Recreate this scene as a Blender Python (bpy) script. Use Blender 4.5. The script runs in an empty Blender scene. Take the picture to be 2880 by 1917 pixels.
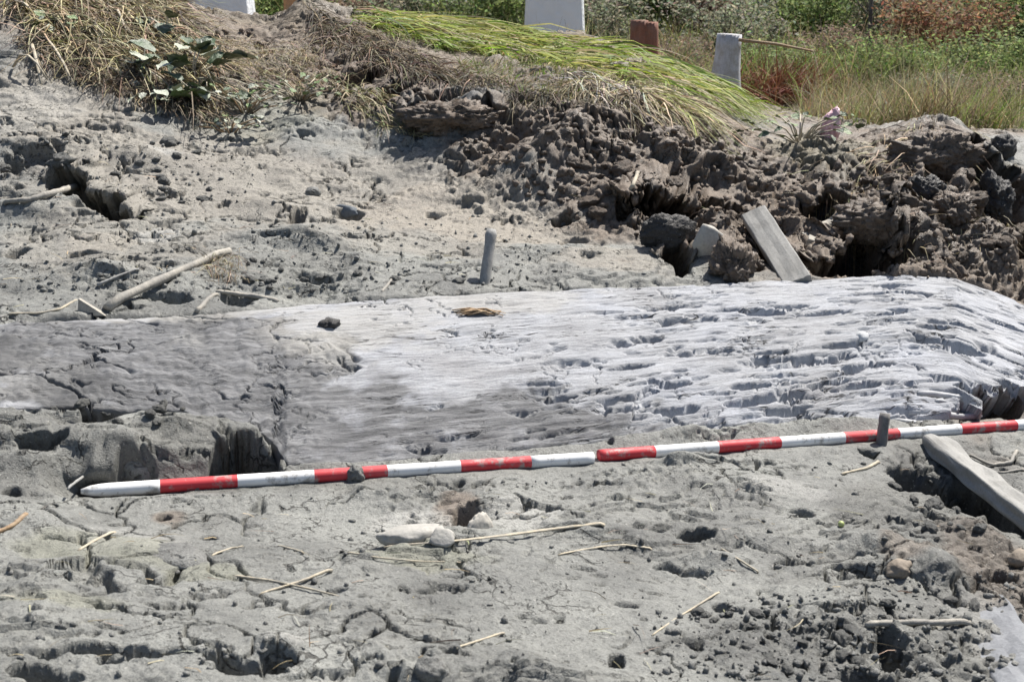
import bpy, bmesh, math, random
import numpy as np
from mathutils import Vector, Matrix
from mathutils.bvhtree import BVHTree

random.seed(7)
rng = np.random.default_rng(7)
scene = bpy.context.scene
C = scene.collection

# ------------------------------------------------------------------ camera, sky, sun, exposure
CAM_H = 1.30
PITCH = math.radians(15.7)
FOC, CX, CY = 3000.0, 1178.0, 784.0          # photo measured on a 2356 x 1568 copy
cam_data = bpy.data.cameras.new('camera')
cam = bpy.data.objects.new('camera', cam_data)
C.objects.link(cam)
cam.location = (0, 0, CAM_H)
cam.rotation_euler = (math.pi / 2 - PITCH, 0, 0)
cam_data.sensor_width = 36.0
cam_data.lens = 36.0 * FOC / 2356.0
cam_data.clip_end = 2000
cam_data.dof.use_dof = True
cam_data.dof.focus_distance = 4.2
cam_data.dof.aperture_fstop = 9.0
scene.camera = cam

SUN_EL = math.radians(57)
SUN_AZ = math.radians(40)                    # clockwise from +y: the sun stands behind and to the right
world = bpy.data.worlds.new('World')
scene.world = world
world.use_nodes = True
wn = world.node_tree
sky = wn.nodes.new('ShaderNodeTexSky')
sky.sky_type = 'NISHITA'
sky.sun_disc = False
sky.sun_elevation = SUN_EL
sky.sun_rotation = SUN_AZ
sky.air_density = 1.0
sky.dust_density = 2.0
wn.links.new(sky.outputs[0], wn.nodes['Background'].inputs[0])
wn.nodes['Background'].inputs[1].default_value = 0.07
sd = bpy.data.lights.new('sun', 'SUN')
sd.energy = 5.0
sd.angle = math.radians(0.6)
sd.color = (1.0, 0.955, 0.89)
so = bpy.data.objects.new('sun', sd)
C.objects.link(so)
sdir = Vector((math.sin(SUN_AZ) * math.cos(SUN_EL), math.cos(SUN_AZ) * math.cos(SUN_EL), math.sin(SUN_EL)))
so.rotation_euler = sdir.to_track_quat('Z', 'Y').to_euler()
so.location = (6, 6, 8)
scene.view_settings.view_transform = 'Standard'
scene.view_settings.look = 'None'
scene.view_settings.gamma = 1.0
scene.view_settings.exposure = 0.72
scene.view_settings.use_curve_mapping = False

# ------------------------------------------------------------------ noise
def _hash(ix, iy, iz, seed):
    h = (ix.astype(np.int64) * 374761393 + iy.astype(np.int64) * 668265263 + iz * 2147483647 + seed * 974634777) & 0xffffffff
    h = ((h ^ (h >> 13)) * 1274126177) & 0xffffffff
    h = ((h ^ (h >> 16)) * 2246822519) & 0xffffffff
    return (h ^ (h >> 15)) & 0xffffffff

def perlin(x, y, seed=0):
    x = np.asarray(x, float); y = np.asarray(y, float)
    ix = np.floor(x); iy = np.floor(y)
    fx = x - ix; fy = y - iy
    u = fx * fx * fx * (fx * (fx * 6 - 15) + 10); v = fy * fy * fy * (fy * (fy * 6 - 15) + 10)
    out = 0
    r = []
    for dx in (0, 1):
        for dy in (0, 1):
            a = _hash(ix + dx, iy + dy, 0, seed) * (2 * np.pi / 4294967296.0)
            r.append(np.cos(a) * (fx - dx) + np.sin(a) * (fy - dy))
    return ((r[0] * (1 - v) + r[1] * v) * (1 - u) + (r[2] * (1 - v) + r[3] * v) * u) * 1.5

def fbm(x, y, o=4, seed=0, gain=0.5, kind=0):
    a, s, t = 1.0, 0, 0
    for k in range(o):
        n = perlin(x, y, seed + 17 * k)
        if kind == 1: n = np.abs(n) * 2 - 0.6
        if kind == 2: n = 1 - 2 * np.abs(n) - 0.45
        s = s + a * n; t += a; a *= gain
        x = x * 2.03 + 3.1; y = y * 2.03 + 1.7
    return s / t

def worley(x, y, seed=0):
    ix = np.floor(x); iy = np.floor(y)
    f1 = np.full(np.shape(x), 9.0); f2 = f1.copy(); cid = np.zeros(np.shape(x))
    for dx in (-1, 0, 1):
        for dy in (-1, 0, 1):
            h = _hash(ix + dx, iy + dy, 0, seed)
            px = ix + dx + (h & 0xffff) / 65535.0; py = iy + dy + (h >> 16) / 65535.0
            d = np.hypot(px - x, py - y)
            near = d < f1
            f2 = np.where(near, f1, np.minimum(f2, d))
            cid = np.where(near, (h % 1009) / 1009.0, cid)
            f1 = np.where(near, d, f1)
    return f1, f2, cid

def perlin3(x, y, z, seed=0):
    ix, iy, iz = np.floor(x), np.floor(y), np.floor(z); fx, fy, fz = x - ix, y - iy, z - iz
    s = lambda q: q * q * q * (q * (q * 6 - 15) + 10)
    u, v_, w = s(fx), s(fy), s(fz); out = 0
    for dx in (0, 1):
        for dy in (0, 1):
            for dz in (0, 1):
                h = _hash(ix + dx, iy + dy, (iz + dz).astype(np.int64), seed)
                g = ((h & 1023) / 511.5 - 1) * (fx - dx) + (((h >> 10) & 1023) / 511.5 - 1) * (fy - dy) + (((h >> 20) & 1023) / 511.5 - 1) * (fz - dz)
                out = out + g * (u if dx else 1 - u) * (v_ if dy else 1 - v_) * (w if dz else 1 - w)
    return out

def sstep(a, b, x):
    t = np.clip((x - a) / (b - a), 0, 1)
    return t * t * (3 - 2 * t)

# ------------------------------------------------------------------ pixel -> world
SP, CP = math.sin(PITCH), math.cos(PITCH)
def ray(px, py):
    X = (px - CX) / FOC; Y = (CY - py) / FOC
    return np.array([X, CP + Y * SP, -SP + Y * CP])
def at(px, py, zd):
    return np.array([0, 0, CAM_H]) + zd * ray(px, py)

# ------------------------------------------------------------------ smooth ground from a few measured heights
GP = [  # photo x, y, distance along the view
 (-700,1568,2.1),(-700,1140,2.9),(-700,740,3.75),(-700,480,4.7),(-700,200,5.8),(-700,0,6.8),
 (0,1568,2.15),(0,1350,2.5),(0,1140,2.95),(0,1000,3.2),(0,955,3.27),(200,968,3.34),(400,972,3.38),(450,1030,3.26),(150,1030,3.2),(0,735,3.9),(0,640,4.2),(0,500,4.7),(0,300,5.3),(0,150,5.8),(0,0,6.6),
 (300,1568,2.18),(300,1300,2.64),(300,1120,3.08),(300,722,3.98),(300,560,4.5),(300,420,5.0),(300,260,5.5),(300,120,6.1),(300,0,6.8),(470,35,6.75),(560,50,6.75),
 (600,1568,2.2),(600,1300,2.7),(600,1105,3.2),(600,705,4.08),(600,560,4.6),(600,420,5.1),(600,300,5.5),(600,180,6.0),(620,48,6.8),(700,34,6.9),
 (900,1300,2.75),(900,1090,3.3),(900,680,4.2),(900,560,4.7),(900,400,5.25),(900,320,5.5),(900,230,5.75),(900,150,6.1),(900,46,7.3),
 (1200,1568,2.28),(1200,1300,2.8),(1200,1060,3.4),(1200,665,4.3),(1200,560,4.75),(1200,465,5.12),(1200,330,5.36),(1200,230,5.56),(1200,150,6.2),(1200,110,6.7),(1200,78,7.2),
 (1500,1300,2.85),(1500,1030,3.5),(1500,655,4.42),(1500,560,4.8),(1500,500,5.0),(1500,400,5.18),(1500,300,5.4),(1500,225,5.7),(1500,140,6.7),(1350,100,7.0),(1430,122,6.9),(1350,200,5.75),(1350,330,5.36),(1350,450,5.08),(1650,560,4.92),(1650,400,5.3),(1650,265,5.7),(1650,215,6.4),
 (1800,1568,2.35),(1800,1300,2.9),(1800,1010,3.62),(1800,645,4.55),(1800,560,4.92),(1800,460,5.22),(1800,360,5.5),(1800,325,5.9),
 (2100,1300,2.95),(2100,1040,3.65),(2100,1000,3.75),(2100,625,4.66),(2100,480,5.08),(2100,350,5.5),
 (2356,1568,2.4),(2356,1300,2.98),(2356,990,3.85),(2356,690,4.75),(2356,500,5.3),(2356,335,5.95),
 (3000,1568,2.5),(3000,1000,4.0),(3000,690,4.9),(3000,500,5.4),(3000,340,6.0)]
P = np.array([at(*g) for g in GP])
field = []
for yy in (7.6, 9.0, 12.0):
    for xx in (1.6, 2.8, 4.5): field.append((xx, yy, 0.40))
for yy in (9.5, 12.0):
    for xx in (-4.5, -2.5, -0.8): field.append((xx, yy, 0.75))
field += [(-2.2, 8.2, .92), (-1.4, 8.0, .92), (-.8, 8.6, .85), (.75, 8.3, .5), (1.15, 7.6, .45), (1.2, 9.0, .42), (.3, 9.6, .5), (.0, 9.2, .6)]
for xx in (-2.0, 0, 2.0): field.append((xx, 1.0, 0.02)); field.append((xx, -1.0, 0.0))
P = np.vstack([P, field])
_k = lambda r2: np.where(r2 > 1e-12, 0.5 * r2 * np.log(np.maximum(r2, 1e-12)), 0)
n = len(P)
A = np.zeros((n + 3, n + 3))
A[:n, :n] = _k((P[:, None, 0] - P[None, :, 0]) ** 2 + (P[:, None, 1] - P[None, :, 1]) ** 2) + np.eye(n) * 0.004
A[:n, n] = 1; A[:n, n + 1:] = P[:, :2]; A[n, :n] = 1; A[n + 1:, :n] = P[:, :2].T
TW = np.linalg.solve(A, np.concatenate([P[:, 2], np.zeros(3)]))

def base(x, y):
    x = np.asarray(x, float); y = np.asarray(y, float)
    sh = np.broadcast(x, y).shape
    xf = np.broadcast_to(x, sh).ravel(); yf = np.broadcast_to(y, sh).ravel()
    xc = np.clip(xf, -5.5, 5.5); yc = np.clip(yf, -1.5, 12.5)
    out = np.empty(len(xf))
    for s in range(0, len(xf), 40000):
        e = slice(s, s + 40000)
        r2 = (xc[e, None] - P[None, :, 0]) ** 2 + (yc[e, None] - P[None, :, 1]) ** 2
        out[e] = _k(r2) @ TW[:n] + TW[n] + TW[n + 1] * xc[e] + TW[n + 2] * yc[e]
    far = sstep(8.5, 14, yf)
    out = out * (1 - far) + 0.42 * far
    return out.reshape(sh)

def ground_hit(px, py):
    """where the sight line of a photo pixel meets the smooth ground"""
    d = ray(px, py)
    t = np.geomspace(1.4, 60, 500)
    zz = CAM_H + t * d[2] - base(t * d[0], t * d[1])
    k = np.argmax(zz < 0) if (zz < 0).any() else len(t) - 1
    a, b = t[max(k - 1, 0)], t[k]
    za, zb = zz[max(k - 1, 0)], zz[k]
    tt = a + (b - a) * (za / (za - zb) if za != zb else 0)
    return np.array([tt * d[0], tt * d[1], CAM_H + tt * d[2]]), tt

# ------------------------------------------------------------------ survey poles: two straight lines on the ground
R_POLE = 0.0165
POLE_A = (at(186, 1130, 3.10), at(1364, 1053, 3.45))
POLE_B = (at(1377, 1048, 3.465), at(2560, 962, 3.93))

# pits, clefts and hollows: photo x, y, half width, half height, depth, overhang of the far rim
HOLES = [
 (165,430,34,34,.22,.10),(218,458,58,26,.32,.14),(278,482,50,20,.32,.12),(190,444,40,20,.28,.10),(248,470,44,18,.30,.10),(140,415,30,20,.2,.08),(60,375,60,22,.07,.03),(30,470,40,9,.05,.02),
 (915,205,34,30,.26,.05),(840,170,60,25,.14,.04),(985,275,48,40,.24,.10),(1095,280,50,24,.16,.07),(1020,232,60,14,.10,.05),
 (1300,500,30,14,.12,.04),(1535,492,88,54,.48,.2),(1640,478,60,20,.22,.10),(1690,490,24,16,.16,.05),
 (1555,598,38,30,.22,.10),(1625,570,30,18,.10,.04),(1770,585,42,46,.22,.08),(1720,620,34,16,.12,.05),
 (1970,575,100,60,.55,.24),(1900,622,34,14,.18,.06),(1885,475,48,34,.24,.10),(2135,415,42,34,.26,.12),(2275,420,62,66,.5,.2),(2330,520,40,30,.2,.08),
 (2290,925,56,30,.16,.04),(2350,590,30,22,.16,.06),(2255,1140,60,34,.16,.03),(2330,1205,70,30,.18,.03),
 (582,1036,70,44,.42,.04),(525,1055,34,30,.2,.0),(640,1065,14,30,.12,.03),(70,943,60,9,.08,.03),(145,942,50,9,.10,.03),(235,958,55,16,.12,.05),(340,938,50,9,.06,.02),
 (225,1088,80,20,.14,.06),(330,1075,40,26,.10,.03),(20,1130,34,20,.09,.04),(90,1035,60,14,.07,.03),(60,1010,30,10,.05,.02),
 (1990,1042,34,18,.12,.04),(2110,1095,55,24,.10,.04),(2180,1130,34,22,.08,.03),
 (385,1180,34,16,.05,.02),(480,1225,24,10,.05,.02),(660,1518,40,13,.07,.03),(905,1560,30,25,.10,.04),(975,1520,18,26,.08,.03),
 (735,1555,45,20,.09,.03),(1420,1520,18,34,.10,.03),(1600,1470,30,22,.07,.03),(1060,1105,26,24,.06,.02),(1065,1195,30,24,.05,.02),(1075,1225,28,14,.05,.02),
 (1540,1215,70,14,.05,.03),(1595,1248,40,12,.05,.02),(1920,1315,70,14,.10,.05),(1840,1305,60,10,.08,.04),(1850,1190,50,8,.04,.02),(2100,1235,40,26,.06,.02),
 (2060,1500,34,30,.10,.03),(2010,1555,60,18,.10,.03),(2290,1350,40,14,.06,.02),(2335,1470,30,14,.08,.03),(2060,1380,22,10,.06,.02),
 (30,1480,40,10,.07,.04),(120,1500,40,10,.06,.04),(190,1495,70,14,.08,.05),(300,1500,30,9,.07,.03),(330,1512,34,8,.06,.03),(80,1545,60,12,.06,.03),
 (430,1512,45,8,.06,.03),(500,1520,50,9,.07,.03),(555,1540,60,9,.07,.04),(640,1545,30,8,.05,.02),(500,1500,30,6,.04,.02),(250,1520,40,9,.06,.03),(170,1560,30,8,.05,.03),
 (1660,1385,22,7,.05,.02),(1700,1395,30,6,.06,.03),(1760,1400,40,6,.05,.03),(1590,1310,40,6,.04,.02),(1440,1385,40,5,.04,.02),(1545,1300,30,7,.04,.02),
 (690,505,24,16,.06,.03),(1000,495,20,8,.04,.02),(795,487,26,10,.05,.02),(1310,560,34,14,.06,.03),
 (30,590,30,20,.06,.02),(190,600,40,8,.04,.02),(400,690,60,12,.06,.03),(540,690,30,12,.05,.02),(720,640,40,12,.04,.02)]
# raised lumps: photo x, y, half width, half height, height
LUMPS = [
 (1240,400,120,60,.10),(1330,330,90,70,.10),(1120,250,90,40,.08),(1400,470,60,40,.07),(1650,575,90,50,.12),(1640,400,110,40,.06),(1480,520,50,30,.05),
 (2035,520,75,36,.16),(2160,335,120,28,.12),(2110,560,60,60,.10),(2250,570,110,60,.08),(2330,640,60,40,.06),(2340,915,40,40,.14),(1930,400,80,25,.06),(2200,470,80,30,.08),
 (700,45,60,20,.06),(80,330,160,60,.05),(330,370,120,26,.05),(620,480,110,24,.05),(700,560,90,20,.03),(200,640,140,60,.04),(400,620,90,40,.03),
 (250,1030,150,34,.04),(400,995,90,20,.03),(60,1070,90,26,.03),(100,1200,120,40,.02),(1700,1120,240,40,.025),(1150,1180,100,30,.02),
 (2050,1180,150,60,.035),(1750,1260,120,24,.03),(1640,1290,90,16,.03),(2150,1330,140,50,.03),(1950,1400,200,60,.02),(2250,1240,80,40,.03),
 (1150,1150,80,20,.02),(830,1140,30,20,.02),(1560,1075,50,12,.02),(330,1260,90,26,.02),(1000,1520,60,30,.02),(2000,1270,80,20,.02),(640,1490,70,20,.03)]
def _world_ell(px, py, rx, ry):
    lim = lambda a, b: at(a, b, min(ground_hit(a, b)[1], 7.4))
    t = min(ground_hit(px, py)[1], 7.4); c = at(px, py, t)
    up = lim(px, py - ry); dn = lim(px, py + ry)
    wy = 0.5 * math.hypot(*(up - dn)[:2])
    return c[0], c[1], rx * t / FOC, min(max(wy, 0.35 * rx * t / FOC), 2.4 * rx * t / FOC)
HOLES_W = [_world_ell(*h[:4]) + h[4:] for h in HOLES]
LUMPS_W = [_world_ell(*h[:4]) + h[4:] for h in LUMPS]
def blob_mask(blobs, x, y, warp):
    m = np.zeros(x.shape)
    for (px, py, rx, ry, wt) in blobs:
        cx, cy, wx, wy = _world_ell(px, py, rx, ry)
        d = np.hypot((x - cx) / wx, (y - cy) / wy) + warp
        m = np.maximum(m, wt * sstep(1.25, 0.75, d))
    return m
CRUMBLY = [(1240,360,240,150,1),(1480,390,220,170,1),(1700,460,220,150,1),(2080,480,320,170,1),(2300,560,160,140,1),(960,240,200,80,1),(860,150,200,70,.8),(640,130,200,80,.6),(150,380,160,40,.35),(420,340,140,36,.3),
           (500,640,100,36,.35),(120,600,120,60,.12),(720,630,160,30,.25),(2170,1110,150,70,.7),(2270,1290,170,120,.8),(1950,1500,280,90,.75),(1650,1500,160,60,.5),(2200,1500,200,100,.8),(1480,1110,140,40,.5),(1980,1330,160,60,.45),(300,210,220,60,.7),(110,1520,260,60,.4),(900,1540,300,40,.35)]
BANK = [(1240,370,230,130,1),(1480,390,200,160,1),(1700,470,200,130,1),(2080,480,300,160,1),(2300,560,150,140,1),(990,270,120,80,.9)]
SILTY = [(880,400,360,90,1),(300,540,300,70,.9),(120,240,200,90,1),(600,560,260,60,.7),(1150,590,300,60,.9),(1150,500,200,50,1),(120,220,140,60,1),(1380,590,160,40,1),(700,370,200,40,1),(600,1420,600,90,1),(1100,1380,420,90,1),(250,1250,350,70,1),(1750,1130,220,50,1),(2000,1100,90,30,1),(1300,1300,300,60,.8),(700,1220,300,60,.8)]
BROWN = [(1260,320,230,105,1),(1480,390,220,170,1),(1750,440,260,170,1),(2080,480,330,190,1),(2330,560,200,170,1),(900,180,250,75,1),(640,100,280,80,.9),(2330,1330,150,120,.7),(1150,120,500,80,1),(1050,1180,50,44,.8),(2080,1300,60,30,.6),(390,1180,40,20,.7)]
WARM = [(1080,500,300,70,.8),(500,420,420,110,.55),(150,250,220,110,.6),(250,560,260,80,.35),(1000,560,200,40,.4),(1250,520,260,50,.8),(900,420,260,60,.5),(1180,470,160,50,.7),(80,240,200,90,.5),(230,560,90,30,.6),(2250,1300,140,30,.4),(1400,600,160,30,.5)]
PALE = [(950,1200,110,28,1),(380,365,40,14,1),(370,540,50,16,1),(2310,1480,110,110,.7),(660,1480,50,18,.8),(1190,1200,90,30,.8),(1800,1140,120,20,.7),(60,260,120,60,.5),(300,1240,120,30,.5)]
GREENISH = [(230,1260,200,30,1),(480,1310,90,20,1),(950,1290,170,16,1),(120,1390,160,20,1),(1880,350,110,30,1),(600,250,160,60,.7)]
DAMP = [(2130,1500,300,90,.8),(1950,1330,160,50,.5),(2200,1080,160,60,1),(2260,1180,120,60,1),(440,1010,140,60,.9),(120,1000,140,50,.6),(900,1110,260,24,.5),(2150,1200,240,90,.9),(2300,1420,160,120,.6),(450,1190,90,30,.4),(1560,1240,140,40,.5),(1720,1480,200,60,.35),(680,620,160,40,.5),(360,600,120,40,.35),(60,1100,90,50,.5),(260,1080,140,40,.6),(450,1060,120,50,.8),(1650,560,200,90,.4),(2100,480,260,120,.4)]

def dist_seg(x, y, a, b):
    ab = (b - a)[:2]
    t = np.clip(((x - a[0]) * ab[0] + (y - a[1]) * ab[1]) / (ab @ ab), 0, 1)
    return np.hypot(x - a[0] - t * ab[0], y - a[1] - t * ab[1]), t

def ground(x, y, full=False):
    """height of the mud at plan position x, y; full: smooth height, relief along the normal, side shift, masks"""
    z = base(x, y)
    near = sstep(16, 9, y)
    v = y + 0.9 * z                              # runs along the slope, so relief is not stretched on steep faces
    w1 = fbm(x * 4.0, v * 4.0, 3, 11)
    w2 = fbm(x * 13, v * 13, 2, 12)
    warp = 0.45 * w1 + 0.22 * w2
    crumb = blob_mask(CRUMBLY, x, y, warp)
    bank = blob_mask(BANK, x, y, warp)
    silt = blob_mask(SILTY, x, y, warp) * (1 - 0.6 * crumb)
    z = z + near * (0.028 * fbm(x * 1.7, y * 1.7, 3, 21) + 0.012 * w1)
    for cx, cy, wx, wy, h in LUMPS_W:
        d = np.hypot((x - cx) / wx, (y - cy) / wy) + 0.5 * warp
        z = z + h * np.exp(-d * d * 1.6)
    da, ta = dist_seg(x, y, *POLE_A); db, tb = dist_seg(x, y, *POLE_B)
    dp = np.minimum(da, db)
    calm = 1 - 0.7 * sstep(0.10, 0.03, dp)
    dome = lambda f, R: np.sqrt(np.maximum(0, 1 - (f / R) ** 2)) - .5
    w3 = fbm(x * 30, v * 30, 2, 13); w4 = fbm(x * 31 + 9, v * 33, 2, 14)
    hp = np.zeros(x.shape)
    # clods of several sizes
    f1, f2, cid = worley(x * 3.7 + 0.9 * w1 + .10 * w3, v * 3.4 + 0.9 * w2 + .10 * w4, 31)
    hp = hp + bank * 0.090 * dome(f1, .8) * (0.1 + 1.3 * cid)
    g1, g2, gid = worley(x * 10 + 0.8 * w2 + .2 * w3, v * 9 + 0.8 * w1 + .2 * w4, 32)
    hp = hp + (0.001 + 0.022 * crumb) * dome(g1, .75) * (1.8 * gid * gid) * (1 - 0.5 * silt)
    k1, k2, kid = worley(x * 24 + .5 * w3, v * 21 + .5 * w4, 33)
    hp = hp + (0.0012 + 0.010 * crumb) * dome(k1, .72) * (1.9 * kid * kid) * (1 - 0.65 * silt)
    l1, l2, lid = worley(x * 55 + .6 * w3, v * 50 + .6 * w4, 34)
    hp = hp + (0.0010 + 0.0045 * crumb) * dome(l1, .72) * (1.6 * lid) * (1 - 0.65 * silt)
    hp = hp + crumb * 0.020 * fbm(x * 5 + .2 * w3, v * 5 + .2 * w4, 4, 43, 0.55, 1)
    hp = hp + (0.009 * (1 - 0.5 * silt)) * fbm(x * 5, v * 6.5, 5, 41, 0.52, 1)
    hp = hp + (0.0030 * (1 - 0.4 * silt)) * fbm(x * 30, v * 34, 3, 42, 0.6)
    # shallow scarps and torn edges running across
    t1 = fbm(x * 2.6, v * 5.2, 4, 51, 0.5)
    step = np.floor(t1 * 7 + 0.5); fr = t1 * 7 + 0.5 - step
    hp = hp + 0.012 * (step + sstep(0.0, 0.14, fr)) * (1 - 0.5 * silt) * sstep(-.1, .25, fbm(x * 1.3, v * 1.3, 2, 52) + 0.05) * (1 - crumb)
    c1, c2, c3 = worley(x * 3.6 + 1.0 * w1 + 0.3 * w2, v * 5.8 + 1.0 * fbm(x * 4, v * 4, 3, 61), 62)
    cm = sstep(0.02, 0.22, fbm(x * 1.9, v * 1.9, 3, 63))
    crack = sstep(0.06, 0.02, c2 - c1) * cm
    hp = hp - 0.040 * crack * (1 - 0.2 * silt)
    p1, p2, pid = worley(x * 7 + 0.9 * w2 + .35 * w3, v * 14 + 0.9 * w1 + .35 * w4, 71)
    pm = sstep(0.0, 0.25, fbm(x * 2.2, v * 2.2, 3, 72)) * (1 - 0.35 * silt)
    hp = hp - 0.036 * sstep(0.30, 0.15, p1 / (0.35 + pid)) * (pid > 0.66) * pm
    q1, q2, qid = worley(x * 21 + 0.9 * w2 + .5 * w3, v * 34 + 0.9 * w1 + .5 * w4, 73)
    hp = hp - 0.015 * sstep(0.30, 0.16, q1) * (qid > 0.74) * (1 - 0.3 * silt) * sstep(-.2, .2, fbm(x * 3, v * 3, 2, 74))
    hp = near * hp * calm
    sh = np.zeros(x.shape); deep = np.zeros(x.shape)
    for cx, cy, wx, wy, dep, ov in HOLES_W:
        nd = (np.abs(x - cx) < 2.2 * wx) & (np.abs(y - cy) < 2.2 * wy)
        if not nd.any(): continue
        dx = (x[nd] - cx) / wx; dy = (y[nd] - cy) / wy
        d = np.hypot(dx, dy) + (0.9 if dep > .1 else 1.7) * w1[nd] + (0.35 if dep > .1 else .9) * w2[nd] + (0 if dep > .1 else .12)
        k = 1.35 if dep > .12 else 1.0
        deep[nd] = np.maximum(deep[nd], dep * k * sstep(1.12, 0.62, d))
        if dep > .10: sh[nd] = np.minimum(sh[nd], -1.1 * ov * sstep(1.75, 1.05, d) * sstep(0.80, 1.0, d) * sstep(-0.1, 0.5, dy))
    sh = sh * (1 - sstep(.02, .10, deep)); hp = hp - deep
    for dd, tt, (a, b) in ((da, ta, POLE_A), (db, tb, POLE_B)):
        tgt = a[2] + (b[2] - a[2]) * tt - R_POLE * 0.62 + 0.006 * w2 + .004 * w1
        w = sstep(0.10, 0.02, dd) * (1 - .8 * sstep(-.02, -.10, hp))
        z = z * (1 - w) + tgt * w; hp = hp * (1 - .8 * w); sh = sh * (1 - w)
    if not full: return z + hp
    sh = sh - near * calm * (0.6 * np.maximum(hp, 0)) * .4
    return z, hp, sh, dict(crumb=crumb, bank=bank, silt=silt, warp=warp, w1=w1)

# ------------------------------------------------------------------ materials
def material(name):
    m = bpy.data.materials.new(name); m.use_nodes = True
    nt = m.node_tree; b = nt.nodes['Principled BSDF']
    return m, nt, b
def nd(nt, kind, **kw):
    o = nt.nodes.new(kind)
    for k, v in kw.items():
        if k in o.inputs: o.inputs[k].default_value = v
        else: setattr(o, k, v)
    return o
def ramp(nt, fac, stops):
    r = nt.nodes.new('ShaderNodeValToRGB')
    el = r.color_ramp.elements
    while len(el) < len(stops): el.new(0.5)
    for e, (p, c) in zip(el, stops):
        e.position = p; e.color = (c if len(c) == 4 else tuple(c) + (1,)) if hasattr(c, '__len__') else (c, c, c, 1)
    nt.links.new(fac, r.inputs[0]); return r.outputs[0]
def mix(nt, fac, a, b, mode='MIX'):
    m = nt.nodes.new('ShaderNodeMix'); m.data_type = 'RGBA'; m.blend_type = mode
    for sock, v in ((m.inputs[0], fac), (m.inputs[6], a), (m.inputs[7], b)):
        if hasattr(v, 'is_linked'): nt.links.new(v, sock)
        else: sock.default_value = v if not hasattr(v, '__len__') else (tuple(v) + (1,))[:4]
    return m.outputs[2]
def mul(nt, a, b, op='MULTIPLY'):
    m = nt.nodes.new('ShaderNodeMath'); m.operation = op
    for i, v in enumerate((a, b)):
        if hasattr(v, 'is_linked'): nt.links.new(v, m.inputs[i])
        else: m.inputs[i].default_value = v
    return m.outputs[0]
def noise(nt, vec, scale, detail=6, rough=0.6):
    t = nd(nt, 'ShaderNodeTexNoise', Scale=scale, Detail=detail, Roughness=rough)
    if vec is not None: nt.links.new(vec, t.inputs['Vector'])
    return t.outputs[0]
def attr(nt, name):
    a = nt.nodes.new('ShaderNodeAttribute'); a.attribute_name = name; return a
def bump(nt, b, hgt, strength, dist, prev=None):
    o = nd(nt, 'ShaderNodeBump', Strength=strength, Distance=dist)
    nt.links.new(hgt, o.inputs['Height'])
    if prev is not None: nt.links.new(prev, o.inputs['Normal'])
    nt.links.new(o.outputs[0], b.inputs['Normal']); return o.outputs[0]
def posn(nt, obj=False):
    if obj: return nt.nodes.new('ShaderNodeTexCoord').outputs['Object']
    return nt.nodes.new('ShaderNodeNewGeometry').outputs['Position']

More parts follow.
